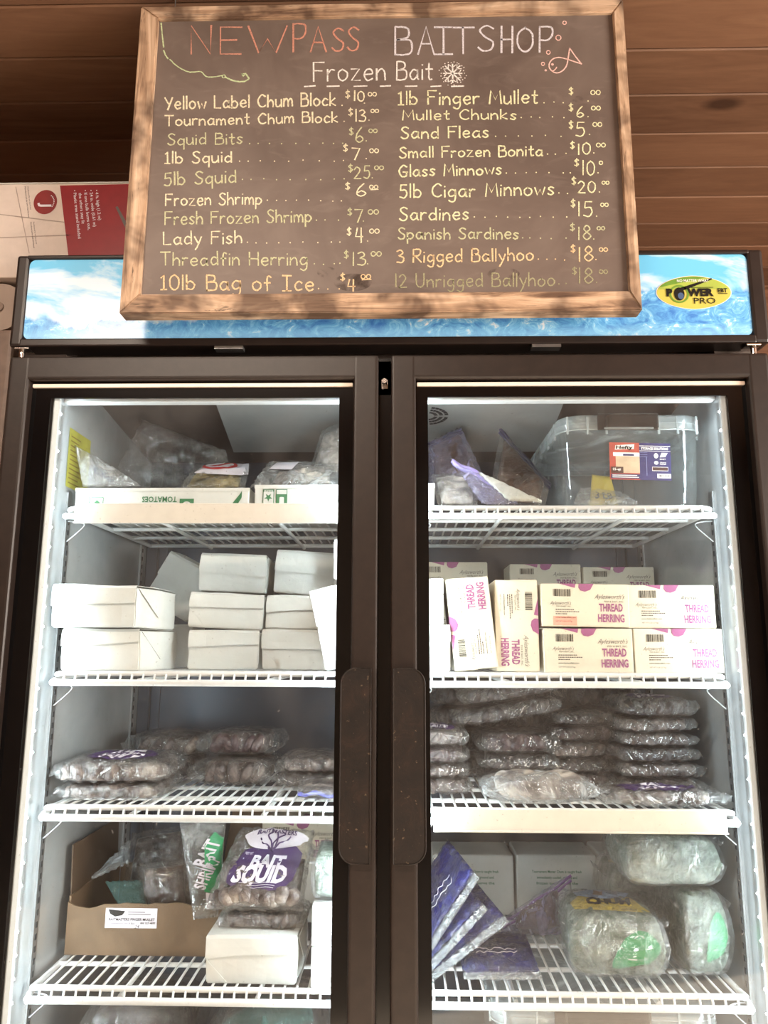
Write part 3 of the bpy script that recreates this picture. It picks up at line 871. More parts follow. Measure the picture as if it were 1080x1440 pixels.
for x0, x1 in ((428, 443), (460, 477), (498, 516), (535, 549), (570, 586), (606, 620), (635, 652)): c.stroke([(x0, 121.5), (x1, 120.8)], 2.2)
c.done('subtitle_lettering', 'white')
c = Chalk()
for i in range(8):
    a = PI * i / 4; r = 13 if i % 2 == 0 else 14.5
    ex, ey = 636.5 + r * math.cos(a), 103 + r * math.sin(a); c.stroke([(636.5, 103), (ex, ey)], 2.2)
    for s_ in (-.55, .55): c.stroke([(636.5 + .62 * r * math.cos(a), 103 + .62 * r * math.sin(a)), (636.5 + .95 * r * math.cos(a + s_ * .6), 103 + .95 * r * math.sin(a + s_ * .6))], 1.5)
for i in range(26): c.dot(636.5 + crnd.uniform(15, 20) * math.cos(i * .2417), 103 + crnd.uniform(13, 18) * math.sin(i * .2417), .9)
c.done('snowflake_drawing', 'white')
c = Chalk(); z = lambda q: [(210 + x / 5.684, 20 + y / 5.684) for x, y in q]
c.stroke(z([(93, 70), (103, 160), (113, 262)]), 2.0); c.curve(z([(115, 290), (128, 325), (150, 355)]), 2); c.curve(z([(165, 362), (215, 410), (310, 460), (410, 460), (465, 502), (585, 490)]), 1.7)
c.loop(210 + 595 / 5.684, 20 + 497 / 5.684, 2.2, 2.2, 1.5); c.curve(z([(605, 500), (640, 518), (700, 537), (760, 537), (793, 515), (780, 488), (770, 480)]), 2.4); c.stroke(z([(740, 478), (772, 472), (750, 495), (740, 478)]), 2.6)
c.done('fish_hook_drawing', 'mint')
c = Chalk(); z = lambda q: [(740 + x / 9, 20 + y / 9) for x, y in q]
c.curve(z([(700, 628), (610, 600), (520, 570), (420, 547), (340, 565), (295, 620), (295, 680), (340, 728), (400, 742), (465, 710), (510, 650), (530, 560), (550, 430)]), 1.9)
c.stroke(z([(550, 430), (620, 530), (700, 628)]), 1.9); c.dot(740 + 332 / 9, 20 + 635 / 9, 2.0); c.curve(z([(335, 718), (365, 700), (385, 668)]), 1.7)
for x, y, r in ((485, 108, 2.4), (407, 297, 3.6), (280, 483, 2.6), (212, 628, 2.2)): c.loop(740 + x / 9, 20 + y / 9, r, r, 1.5)
c.dot(740 + 247 / 9, 20 + 710 / 9, 1.8)
c.done('fish_drawing', 'pink')

LINES = [
 ('Yellow Label Chum Block', 232, 472, 154, 148, 19, 'cream', 2.4, [481], 148, (489, 133, '10', 498, 512, 128, 142, 512.5, 145, 517, 530, 132.5)),
 ('Tournament Chum Block', 232, 475, 177, 171.5, 16, 'cream', 2.2, [484], 171, (493, 158, '13', 500, 514, 154, 171, 519, 169, 521, 533, 156)),
 ('Squid Bits', 236, 341, 204, 202, 17, 'green', 2.0, [351, 363, 379, 396, 416, 435, 454, 469, 482], 202, (494, 185, '6', 500, 511, 180, 200, 515, 198, 518, 531, 184)),
 ('!lb Squid', 232, 326, 229.5, 228, 17, 'cream', 2.2, [337, 349, 366, 386, 406, 426, 449, 470, 483], 226, (486, 208, '7', 495, 506, 208, 225, 515, 223, 519, 533, 212)),
 ('5lb Squid', 231, 332, 261, 256, 19, 'green', 2.2, [341, 353, 371, 389, 408, 430, 451, 470, 484], 252, (493, 237, '25', 498, 520, 234, 251, 523.5, 250, 526, 540, 236)),
 ('Frozen Shrimp', 233, 368, 289, 287, 18, 'cream', 2.1, [376, 389, 402, 417, 434, 451, 468, 480], 282, (489, 262, '6', 501, 515, 258, 276, 0, 0, 519, 532, 263)),
 ('Fresh Frozen Shrimp', 232, 438, 316, 312, 19, 'green', 2.1, [445, 457, 476], 310, (492, 298, '7', 499, 510, 295, 312, 511, 311, 517, 533, 298)),
 ('Lady Fish', 230, 340, 344, 342, 19, 'cream', 2.1, [348, 360, 375, 392, 408, 426, 447, 466, 478], 341, (491, 326, '4', 500, 510, 321, 341, 517, 339, 519, 534, 325)),
 ('Threadfin Herring', 226, 432, 373, 373, 20, 'green', 2.0, [442, 455, 470, 478], 371, (487, 358, '13', 496, 514, 354, 373, 517, 371, 521, 537, 357)),
 ('!0lb Bag of Ice', 226, 441, 407, 409, 23, 'peach', 2.3, [448, 461, 477], 406, (482, 390, '4', 489, 499, 394, 410, 0, 0, 507, 522, 389)),
 ('!lb Finger Mullet', 560, 756, 147.5, 145, 20, 'yellow', 2.4, [765, 779, 792], 144, (803, 128, '', 0, 0, 0, 0, 827, 142, 830, 845, 130)),
 ('Mullet Chunks', 566, 726, 168.5, 167.5, 15, 'yellow', 2.1, [733, 747, 759, 777, 793], 165, (803, 151, '6', 811, 821, 149, 165, 827, 164, 831, 845, 152)),
 ('Sand Fleas', 564, 687, 195, 193, 17, 'yellow', 2.3, [697, 711, 729, 748, 767, 789], 191, (803, 176, '5', 810, 822, 173, 192, 829, 189, 833, 847, 175)),
 ('Small Frozen Bonita', 562, 763, 222, 219, 16, 'yellow', 2.2, [770, 781, 796], 216, (805, 204, '10', 813, 830, 201, 217, 835, 215, 838, 852, 204)),
 ('Glass Minnows', 561, 705, 248.5, 245, 17, 'yellow', 2.3, [712, 725, 740, 754, 772, 792, 802], 243, (811, 229, '10', 819, 836, 226, 246, 841, 243, 842, 848, 229)),
 ('5lb Cigar Minnows', 562, 779, 278, 274, 20, 'yellow', 2.2, [786, 798], 272, (807, 255, '20', 813, 837, 255, 271, 843, 270, 846, 857, 257)),
 ('Sardines', 562, 659, 310, 309, 19, 'yellow', 2.2, [667, 682, 698, 714, 731, 745, 760, 778, 797], 305, (806, 286, '15', 813, 833, 283, 304, 839, 304, 844, 856, 288)),
 ('Spanish Sardines', 560, 729, 336, 336, 17, 'green', 2.1, [735, 745, 760, 775, 796], 335, (805, 320, '18', 813, 831, 318, 337, 835, 336, 839, 851, 321)),
 ('3 Rigged Ballyhoo', 558, 750, 369.5, 366, 19, 'peach', 2.1, [757, 769, 781, 794], 365, (806, 350, '18', 814, 834, 347, 367, 838, 365, 842, 855, 351)),
 ('12 Unrigged Ballyhoo', 556, 780, 404, 402, 20, 'dim', 1.9, [786, 796], 399, (808, 381, '18', 814, 834, 376, 398, 839, 397, 842, 855, 382)),
]
for (t_, x0, x1, y0, y1, cap, col, wd, dots, dy, pr) in LINES:
    c = Chalk(); c.text(t_, x0, x1, y0, y1, cap * .93, wd)
    for d in dots: c.dot(d, dy + crnd.uniform(-.8, .8), 1.05)
    c.done('menu_line', col); c = Chalk()
    c.price(*pr, zeros='0' if pr[10] - pr[9] < 8 else '00', under=pr[11] in (263, 389))
    c.done('price', col)
# smudges where prices were wiped
def smudge_mat():
    t = NT('chalk_smudge'); cc = t.coord(); n = t.noise(cc, 26, 4, .6, .8)
    tr = t.new('ShaderNodeBsdfTransparent'); df = t.new('ShaderNodeBsdfDiffuse'); df.inputs[0].default_value = srgb(72, 60, 54)
    m = t.new('ShaderNodeMixShader'); t.link(t.ramp(n, [(.42, (0, 0, 0, 1)), (.66, (.6, .6, .6, 1))]), m.inputs[0]); t.link(tr.outputs[0], m.inputs[1]); t.link(df.outputs[0], m.inputs[2])
    t.link(m.outputs[0], t.out.inputs[0]); return t.m
c = Chalk()
for (x, y, a, e) in ((496, 397, 26, 13), (460, 383, 14, 8), (708, 385, 22, 9), (813, 140, 8, 6)):
    cpt = P(x, y, YBD - .0002); c.mb.add([cpt + Vector((a * PXM * math.cos(k * PI / 12), 0, e * PXM * math.sin(k * PI / 12))) for k in range(24)], [tuple(range(24))])
spart('wiped_smudge', c.mb, smudge_mat())

# ------------------------------------------------------------------ goods: builders
def fbm(p, s, f): return noise.fractal(Vector(p) * f + Vector((s * 7.3, s * 3.1, s * 1.7)), 1.0, 2.0, 4)
def rbox_pts(w, d, h, n, k):
    """unit cube grid pushed to a rounded box; returns verts, faces with origin at the bottom centre"""
    b = bmesh.new(); bmesh.ops.create_cube(b, size=2.0)
    bmesh.ops.subdivide_edges(b, edges=b.edges[:], cuts=n, use_grid_fill=True)
    for v in b.verts:
        p = v.co; m = (abs(p.x) ** k + abs(p.y) ** k + abs(p.z) ** k) ** (1 / k)
        q = p / m; v.co = Vector((q.x * w / 2, q.y * d / 2, q.z * h / 2 + h / 2))
    b.verts.index_update()
    return b
def lump(mb, w, d, h, seed, amp=.006, freq=22, n=13, k=5.0, mi=0, Mx=None, flat_bottom=True):
    b = rbox_pts(w, d, h, n, k); b.normal_update()
    for v in b.verts:
        a = fbm(v.co, seed, freq) * amp
        if flat_bottom and v.co.z < h * .12: a *= .15
        v.co += v.normal * a
        if flat_bottom: v.co.z = max(v.co.z, 0.0)
    return mb.bm(b, mi, Mx, True)

class Pillow:
    """a film bag between four corners: front and back sheet with creases, joined along the rim"""
    def __init__(s, A, B, C, D, t, seed, pu=6, pv=6, q=.6, wr=.003, freq=26, fin=.0, nu=30, nv=22, back=1.0):
        s.A, s.B, s.C, s.D = map(Vector, (A, B, C, D)); s.t = t; s.seed = seed; s.pu = pu; s.pv = pv; s.q = q; s.wr = wr; s.f = freq; s.fin = fin; s.nu = nu; s.nv = nv; s.back = back
        s.n = ((s.B - s.A).cross(s.D - s.A)).normalized()
    def at(s, u, v, side=1, lift=0.0):
        p = s.A * (1 - u) * (1 - v) + s.B * u * (1 - v) + s.C * u * v + s.D * (1 - u) * v
        uu = abs(2 * u - 1) ** s.pu; vv = abs(2 * v - 1) ** s.pv
        prof = max(0.0, (1 - uu) * (1 - vv)) ** s.q
        rg = 1 - abs(fbm(p, s.seed, s.f))
        w = (rg * rg - .5) * s.wr * (1.0 if side > 0 else .3)
        if s.fin:
            e = max(abs(2 * u - 1), abs(2 * v - 1)) ** 8
            p = p + s.n * (e * s.fin * math.sin(38 * (u + v) + 3 * fbm(p, s.seed + 1, 12)))
        th = s.t * prof * (s.back if side < 0 else 1.0)
        return p + s.n * (side * (th + w * min(1, prof * 3)) + lift * side)
    def build(s, mb=None, mi=0):
        mb = mb or MB(); V = []; Fc = []; nu, nv = s.nu, s.nv; idx = {}
        for side in (1, -1):
            for j in range(nv + 1):
                for i in range(nu + 1):
                    rim = i in (0, nu) or j in (0, nv)
                    key = (i, j, 0 if rim else side)
                    if key not in idx: idx[key] = len(V); V.append(s.at(i / nu, j / nv, side))
            g = lambda i, j: idx[(i, j, 0 if (i in (0, nu) or j in (0, nv)) else side)]
            for j in range(nv):
                for i in range(nu):
                    f = (g(i, j), g(i + 1, j), g(i + 1, j + 1), g(i, j + 1))
                    Fc.append(f if side > 0 else f[::-1])
        return mb.add(V, Fc, mi, None, True)
    # prints that follow the sheet
    def patch(s, mb, outline, mi, lift=.0012, side=1, rings=7):
        """outline: points (u, v) star-shaped about their mean"""
        n = len(outline); cu = sum(p[0] for p in outline) / n; cv = sum(p[1] for p in outline) / n
        V = [s.at(cu, cv, side, lift)]; Fc = []
        for r in range(1, rings + 1):
            for (u, v) in outline: V.append(s.at(cu + (u - cu) * r / rings, cv + (v - cv) * r / rings, side, lift))
        for i in range(n): Fc.append((0, 1 + i, 1 + (i + 1) % n))
        for r in range(rings - 1):
            for i in range(n):
                a = 1 + r * n + i; b_ = 1 + r * n + (i + 1) % n
                Fc.append((a, a + n, b_ + n, b_))
        return mb.add(V, Fc, mi, None, True)
    def text(s, mb, body, u, v, cap, mi, lift=.002, bold=.03, shear=0.0, width=None, side=1, anchor='c', arc=0.0, rot=0.0):
        W = (s.B - s.A).length; H = (s.D - s.A).length
        V, Fc, w = glyphs(body, bold, shear); k = cap / .69; sx = 1.0
        if width: sx = width / (w * k)
        off = {'c': -w * k * sx / 2, 'l': 0, 'r': -w * k * sx}[anchor]
        out = []; ca, sa = math.cos(rot), math.sin(rot)
        for a, b_ in V:
            x, y = a * k * sx + off, b_ * k
            y += -arc * x * x
            x, y = x * ca - y * sa, x * sa + y * ca
            out.append(s.at(u + x / W, v + y / H, side, lift))
        return mb.add(out, Fc, mi, None, False)

M['film'] = film('clear_film', haze=.075)
M['film_frost'] = film('frosty_film', haze=.26, gloss=.7, scale=22, hz2=.05)
M['film_dark'] = film('thin_dull_film', haze=.14, hazecol=(170, 166, 162), gloss=.6, scale=14, bump=.8, hz2=.03)
M['film_teal'] = film('teal_film', tint=(.8, .95, .93), haze=.3, hazecol=(120, 170, 166), gloss=.4, scale=14, hz2=.2)
M['film_white'] = film('milky_film', haze=.75, hazecol=(238, 238, 228), gloss=.3, scale=9, bump=.3, hz2=.55)
M['film_clear'] = film('bright_clear_film', haze=.06, gloss=.6, scale=18, bump=.6)
M['film_blue'] = film('lilac_zip_film', haze=.34, hazecol=(196, 190, 226), gloss=.45, scale=18, hz2=.14)
M['squid'] = mottled('frozen_squid', [(38, 32, 34), (80, 70, 68), (126, 114, 108), (170, 160, 150)], 24, .35, .7)
M['squid_dark'] = mottled('frozen_squid_dark', [(20, 18, 21), (44, 40, 42), (76, 70, 70), (112, 106, 104)], 22, .3, .7)
M['squid_red'] = mottled('frozen_squid_red', [(28, 20, 24), (60, 45, 48), (92, 78, 78), (124, 114, 110)], 22, .3, .7)
M['fish'] = mottled('frozen_fish', [(58, 54, 56), (120, 112, 108), (190, 180, 170), (214, 204, 192)], 16, .3, .4)
M['olive_fish'] = mottled('olive_frozen_fish', [(40, 36, 22), (92, 82, 48), (150, 132, 80), (190, 176, 130)], 22, .3, .5)
M['redfish'] = mottled('brown_frozen_bait', [(34, 24, 20), (62, 44, 36), (90, 70, 60), (118, 98, 86)], 16, .4, .4)
M['chum'] = mottled('frozen_chum', [(52, 62, 54), (88, 100, 88), (122, 132, 120), (160, 168, 158)], 34, .5, .6)
M['blue'] = mottled('deep_blue_bait', [(10, 11, 46), (17, 19, 72), (28, 31, 98), (58, 62, 136)], 60, .4, .5)
M['purple'] = plain('purple_print', (68, 42, 96), .35, 0, .5, .06)
M['print_w'] = plain('white_print', (226, 220, 228), .4, 0, .5, .03)
M['print_grey'] = plain('grey_print', (120, 112, 126), .4, 0, .5, .1)
M['green_print'] = plain('green_print', (40, 150, 92), .35, 0, .5, .06)
M['yellow_print'] = plain('yellow_print', (206, 178, 62), .35, 0, .5, .05)
M['blue_print'] = plain('pale_blue_print', (150, 170, 200), .35, 0, .5, .05)
def card(name, rgb, v=.05):
    t = NT(name); c = t.coord(); n = t.noise(c, 11, 5, .6, .5); a = srgb(*rgb)
    k = t.ramp(n, [(.3, tuple(x * (1 - v * 2) for x in a[:3]) + (1,)), (.65, a)])
    t.bsdf(k, .62, 0, t.bump(t.noise(c, 24, 4, .55), .18, .006), .35); return t.m
M['white_card'] = card('white_waxed_card', (212, 213, 208))
M['cream_card'] = card('cream_card', (222, 214, 194))
M['kraft'] = card('kraft_cardboard', (122, 98, 74), .2)
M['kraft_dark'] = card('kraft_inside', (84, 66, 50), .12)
M['magenta'] = plain('magenta_print', (158, 92, 132), .5, 0, .3, .05)
M['ink_soft'] = plain('grey_ink', (84, 74, 78), .6, 0, .3, .05)
M['coral'] = plain('coral_print', (240, 168, 148), .6, 0, .3, .03)
M['green_ink'] = plain('green_ink', (52, 110, 76), .6, 0, .3, .03)
M['red_ink'] = plain('red_ink', (182, 44, 44), .6, 0, .3, .03)

def plain_carton(label, w, d, h, loc, rot=(0, 0, 0), seed=1, group='plain white cartons', amp=.0036, seam=.45, name='white_carton', mat='white_card'):
    """a waxed board carton whose lid folds over the front"""
    t = thing(name, label, 'carton', loc, rot, group)
    def warp(v):
        c = Vector((v[0], v[1] - d / 2, v[2] - h / 2))
        k = 1 + .018 * (1 - (2 * c.z / h) ** 2)
        o = Vector((v[0] * k, d / 2 + c.y * k, v[2]))
        return o + Vector((fbm(v, seed, 9), fbm(v, seed + 5, 9), .7 * fbm(v, seed + 9, 9) * min(1.0, v[2] / (h * .3)))) * amp
    b = bmesh.new(); bmesh.ops.create_cube(b, size=1.0)
    for v in b.verts: v.co = Vector((v.co.x * w, v.co.y * d + d / 2, v.co.z * h + h / 2))
    bmesh.ops.bevel(b, geom=b.edges[:], offset=.0022, segments=2, affect='EDGES')
    bmesh.ops.subdivide_edges(b, edges=[e for e in b.edges if e.calc_length() > .02], cuts=5, use_grid_fill=True)
    for v in b.verts: v.co = warp(v.co)
    b.normal_update(); mb = MB(); mb.bm(b); mb.build('carton_body', M[mat], t)
    # lid: covers the top and folds down over the front, one corner cut on the slant
    rnd = random.Random(seed); s0 = h * (1 - seam) + rnd.uniform(-.004, .004); s1 = s0 + rnd.uniform(-.010, .010)
    mb = MB(); N = 8; V = []; e = .0030
    for i in range(N + 1):
        x = -w / 2 + w * i / N; k = i / N
        for q in ((x, d * .96, h + e), (x, d * .5, h + e), (x, -e * .3, h + e), (x, -e * 1.4, h - .002), (x, -e * 1.4, (s0 + s1) / 2 + (h - s0) * .4), (x, -e * 1.4, s0 + (s1 - s0) * k)):
            V.append(warp(q) + Vector((0, -.0006, .0006)))
    for i in range(N):
        for j in range(5): mb.add([V[i * 6 + j], V[(i + 1) * 6 + j], V[(i + 1) * 6 + j + 1], V[i * 6 + j + 1]], [(0, 3, 2, 1)])
    lo = mb.build('lid', M[mat], t)
    m = lo.modifiers.new('t', 'SOLIDIFY'); m.thickness = .0008
    # end tuck: triangular folded ears on both ends
    for sx in (-1, 1):
        mb = MB(); xx = sx * (w / 2 + .0012)
        tri = [warp((xx, d * .02, h * .99)), warp((xx, d * .98, h * .99)), warp((xx, d * .5, h * .28))]
        tri2 = [v + Vector((sx * .0012, 0, 0)) for v in tri]
        mb.add(tri + tri2, [(0, 1, 2), (5, 4, 3), (0, 3, 4, 1), (1, 4, 5, 2), (2, 5, 3, 0)]); mb.build('end_flap', M[mat], t)
    # folded ear showing on the front corner
    mb = MB(); sx = rnd.choice((-1, 1)); y0 = -.0012
    pts = [(sx * w * .49, y0, s0 * .96), (sx * w * .49, y0, .004), (sx * (w * .49 - s0 * .8), y0, .004)]
    pts = [warp(p) for p in pts]; mb.add(pts + [p + Vector((0, -.001, 0)) for p in pts], [(0, 1, 2), (5, 4, 3), (0, 3, 4, 1), (1, 4, 5, 2), (2, 5, 3, 0)]); mb.build('corner_fold', M[mat], t)
    return t

HW, HD, HH = .178, .105, .083
def herring_print(b, w, h, word1='THREAD', word2='HERRING', full=True):
    """printed front of a fish carton in the x-z plane, centre bottom at the origin: 0 magenta, 1 ink, 2 soft ink"""
    y = -.0006
    x0, x1 = -w / 2, w / 2
    b.text(word1, x1 - w * .06 - w * .285, h * .37, h * .17, y, 0, 'l', .035, 0, 1, width=w * .27)
    b.text(word2, x1 - w * .06 - w * .30, h * .125, h * .17, y, 0, 'l', .035, 0, 1, width=w * .30)
    b.text("Aylesworth's", x1 - w * .06 - w * .335, h * .655, h * .11, y, 2, 'l', -.008, .55, 1, width=w * .345)
    b.text('FISH & BAIT, INC.', x1 - w * .06 - w * .225, h * .575, h * .04, y, 1, 'l', .0, 0, 1, width=w * .225)
    b.barcode(x0 + w * .135, h * .70, w * .20, h * .17, y, 1)
    b.text("Aylesworth's", x0 + w * .095, h * .505, h * .085, y, 2, 'l', -.008, .55, 1, width=w * .245)
    b.text('FISH & BAIT, INC.', x0 + w * .17, h * .455, h * .03, y, 1, 'l', 0, 0, 1, width=w * .17)
    for i, ww in enumerate((.20, .27, .13)): 
        rnd = random.Random(i); xx = x0 + w * .16
        while xx < x0 + w * (.16 + ww):
            q = w * rnd.uniform(.008, .022); b.rect(xx, h * (.385 - .05 * i), xx + q, h * (.385 - .05 * i) + h * .02, y, 2); xx += q + w * .006
    b.text('www.baitandfish.com', x0 + w * .155, h * .20, h * .032, y, 1, 'l', .01, 0, 1, width=w * .235)
    b.text('NET WT 5 LB (2.27 kg)', x0 + w * .16, h * .11, h * .03, y, 2, 'l', 0, 0, 1, width=w * .185)
    # magenta shapes that wrap over the top edge
    b.poly([(x0 + w * .43, h), (x0 + w * .425, h * .91), (x0 + w * .45, h * .84), (x0 + w * .50, h * .815), (x0 + w * .56, h * .86), (x0 + w * .60, h)], y, 0)
    b.poly([(x0 + w * .20, h), (x0 + w * .385, h * .90), (x0 + w * .395, h)], y, 0)
_hp = {}
def fish_carton(label, loc, rot=(0, 0, 0), seed=0, words=('THREAD', 'HERRING'), dims=(HW, HD, HH), coral=False, group='purple-printed fish cartons'):
    t = thing('fish_carton', label, 'carton', loc, rot, group)
    w, d, h = dims
    key = (dims, words)
    if key not in _hp:
        mb = MB(); mb.box((0, d / 2, h / 2), (w, d, h), 0, None, .0018, 2); body = mb.build('carton_body', M['cream_card'], t)
        mb = MB(); herring_print(mb, w, h, *words); pr = mb.build('front_print', [M['magenta'], M['ink'], M['ink_soft']], t)
        # end panels with tucked flap
        fl = []
        for sx in (-1, 1):
            mb = MB(); x = sx * (w / 2 + .0006)
            mb.box((x, d * .5, h * .72), (.001, d * .94, h * .5), 0); fl.append(mb.build('end_flap', M['cream_card'], t))
        mb = MB()
        mb.poly([(-w * .07, 0), (w * .10, 0), (w * .10, d * .7), (-w * .02, d * .8), (-w * .07, d * .4)], 0, 0, Matrix(((1, 0, 0, 0), (0, 0, 1, 0), (0, 1, 0, h + .0005), (0, 0, 0, 1))))
        tp = mb.build('top_print', [M['magenta']], t)
        _hp[key] = [body, pr, tp] + fl
    else:
        for o in _hp[key]:
            c = o.copy(); COL.objects.link(c); c.parent = t
    if coral:
        mb = MB(); mb.rect(-w / 2 + w * .13, h * .03, -w / 2 + w * .40, h * .24, -.0004, 0); mb.build('price_sticker', M['coral'], t)
    return t

def squid_pack(label, w, d, h, loc, rot=(0, 0, 0), seed=1, mat='squid_dark', group='flat frozen squid packs', print_=None, flap=.035, name='squid_pack', filmm='film'):
    """a frozen block of squid shrink-wrapped in clear film with ruffled ends"""
    t = thing(name, label, 'squid pack', loc, rot, group)
    mb = MB(); rnd = random.Random(seed)
    lump(mb, w * .97, d * .96, h * .86, seed, .0045, 34, 12, 7, 0, Matrix.Translation((0, d / 2, h * .05)))
    mb.build('squid_block', M[mat], t)
    # squid bodies pressed against the front and the top
    mb = MB()
    n = max(4, int(w / .022))
    for i in range(n):
        x = -w * .44 + w * .88 * (i + rnd.uniform(.1, .9)) / n; r = h * rnd.uniform(.13, .30)
        mb.tube(spline([(x - .010, d * .035, h * .18), (x, d * .012 + .002, h * .42), (x + rnd.uniform(-.012, .012), d * .05, h * .70), (x + rnd.uniform(-.015, .015), d * .22, h * .80)], 3), [r * q for q in (.3, .7, .9, 1, 1, 1, .95, .85, .7, .4)], 7)
    mb.build('squid', M[mat], t)
    hz = h * .5
    p = Pillow((-w / 2 - flap, -.004, hz), (w / 2 + flap, -.004, hz), (w / 2 + flap, d + .004, hz), (-w / 2 - flap, d + .004, hz), hz * .97, seed, 5, 14, .55, .0065, 30, .007, 34, 20)
    p.build().build('film_wrap', M[filmm], t)
    if print_:
        mb = MB(); o = print_
        pts = [(.5 + .30 * math.cos(a * PI / 12) * (1 + .12 * math.sin(3 * a)), .48 + .36 * math.sin(a * PI / 12)) for a in range(24)]
        p.patch(mb, pts, 0, .0006)
        p.text(mb, 'BAIT', .5, .56, d * .16, 1, .0014, .04, .2, w * .34); p.text(mb, 'SQUID', .5, .30, d * .20, 1, .0014, .04, .2, w * .46)
        mb.build('printed_label', [M['purple'], M['print_w']], t)
    return t


# ------------------------------------------------------------------ goods: second shelf, plain cartons at the left
z2 = SH[2] + .0008
def box_at(x0, x1, yb, yt, Y): return fr(x0, x1, yb, yt, Y)
def carton_px(label, x0, x1, yb, yt, Y, d, tilt=0.0, rz=0.0, z=None, seed=1, **kw):
    cx, zb, w, h = fr(x0, x1, yb, yt, Y)
    if z is not None: h = h + (zb - z); zb = z
    return plain_carton(label, w, d, h, (cx, Y, zb), (0, tilt, rz), seed, **kw)
R = math.radians
c2 = carton_px('lower of the two bright white cartons at the left end of the second shelf', 84, 196, 939, 886, 1.430, .19, 0, R(-4), z2, 2)
c1 = carton_px('upper bright white carton at the left wall, overhanging the shelf front', 71, 191, 882, 825, 1.412, .19, 0, R(-5), None, 1)
carton_px('white carton tipped up on its corner behind the left stack', 196, 268, 858, 784, 1.715, .10, R(28), R(-4), None, 3)
carton_px('white carton mostly hidden under the tipped-up one', 196, 268, 938, 880, 1.71, .10, 0, 0, z2, 12)
carton_px('white carton on top of the middle stack, its front dipping left', 279, 372, 832, 782, 1.575, .11, R(2.5), R(0), None, 4)
carton_px('white carton in the middle of the centre stack, with a slanting lid edge', 264, 368, 884, 837, 1.572, .11, R(3), R(0), None, 5)
carton_px('lowest white carton of the centre stack', 264, 362, 938, 889, 1.568, .11, 0, 0, z2, 6)
carton_px('white carton with sloping crumpled top, highest of the stack by the middle post', 384, 468, 836, 778, 1.585, .11, R(5), 0, None, 7)
carton_px('middle white carton of the stack by the middle post', 374, 466, 885, 840, 1.580, .11, 0, 0, None, 8)
carton_px('lowest white carton of the stack by the middle post', 368, 462, 938, 888, 1.575, .11, 0, 0, z2, 9)
cx, zb, w, h = fr(452, 512, 937, 826, 1.448)
plain_carton('brightly lit tall white carton leaning beside the middle post', .058, .10, .150, (P(479, 930, 1.44).x, 1.437, z2 + .0075), (0, R(-13), 0), 10)
carton_px('white carton edge showing high beside the middle post', 470, 500, 815, 762, 1.470, .10, 0, 0, None, 11)

# ------------------------------------------------------------------ second shelf, fish cartons at the right
def fc(label, x0, x1, yb, Y, rz=0, z=None, **kw):
    c = P((x0 + x1) / 2, yb, Y)
    return fish_carton(label, (c.x, Y, z if z is not None else c.z), (0, 0, rz), **kw)
YF = 1.447
dimH = (.166, .105, .0815); dimU = (.172, .105, .0815)
xr = IR - .0105 - dimH[0] / 2
fish_carton('purple-printed fish carton at the right end of the bottom row', (xr, YF, z2), (0, 0, R(1.0)), dims=dimH)
fish_carton('purple-printed fish carton at the right end of the front upper row', (xr - .008, YF + .004, z2 + dimH[2] + .001), (0, 0, 0), dims=dimH)
xl = xr - dimH[0] - .0025
fish_carton('purple-printed fish carton lowest in front, left of the right-hand pair', (xl, YF, z2), (0, 0, R(-.6)), dims=dimH)
fish_carton('purple-printed fish carton with a coral price sticker on its front', (xl - .002, YF + .003, z2 + dimH[2] + .003), (0, R(.8), 0), dims=dimH, coral=True)
# two cartons standing on end
def upright(label, cx, Y, lean, up):
    w, d, h = dimU
    t = fish_carton(label, (0, 0, 0), (0, 0, 0), dims=dimU)
    # turn about y so that the long side stands up
    a = (PI / 2 if up < 0 else -PI / 2)
    Rm = Matrix.Rotation(a, 4, 'Y')
    t.rotation_euler = (0, a + lean, 0)
    Rl = Matrix.Rotation(a + lean, 4, 'Y')
    pts = [Rl @ Vector((x, 0, zz)) for x in (-w / 2 - .0012, w / 2 + .0012) for zz in (0, h)]
    zm = min(p.z for p in pts); xm = sum(p.x for p in pts) / 4
    t.location = (cx - xm, Y, z2 - zm + .0003)
    return t
upright('fish carton standing on end and leaning left, its lettering reading upward', P(671, 880, YF).x - .0105, YF, R(-5.5), 1)
upright('fish carton standing upright on end, its lettering reading downward', P(739, 880, YF).x - .0150, YF + .006, 0, -1)
plain_carton('blank cream carton, upper of two beside the middle post', .050, .10, .085, (P(634, 880, YF).x - .039, YF, z2 + .0865), (0, 0, 0), 21, 'blank cream cartons', .001, .3)
plain_carton('blank cream carton, lower of two beside the middle post', .058, .10, .084, (P(637, 880, YF).x - .035, YF, z2), (0, 0, 0), 22, 'blank cream cartons', .001, .3)
# rear stacks of three
for n_, (x0, x1, top) in enumerate(((586, 690, 790), (722, 828, 793), (829, 934, 797))):
    Yb = 1.79; cx = min(P((x0 + x1) / 2, 800, Yb).x - (.010 if n_ == 1 else 0), IR - .012 - .084)
    zt = P((x0 + x1) / 2, top, Yb).z; hh = (zt - z2) / 3 - .0006
    nm = ('behind the two standing on end', 'behind the coral-stickered one', 'behind the right front pair')[n_]
    for k in range(3):
        fish_carton('rear fish carton %s, %s' % (nm, ('lowest', 'middle one', 'topmost')[k]), (cx - .002 * k, Yb, z2 + k * (hh + .0006)), (0, 0, 0), dims=(.166, .105, round(hh, 4)), group='rear fish cartons')

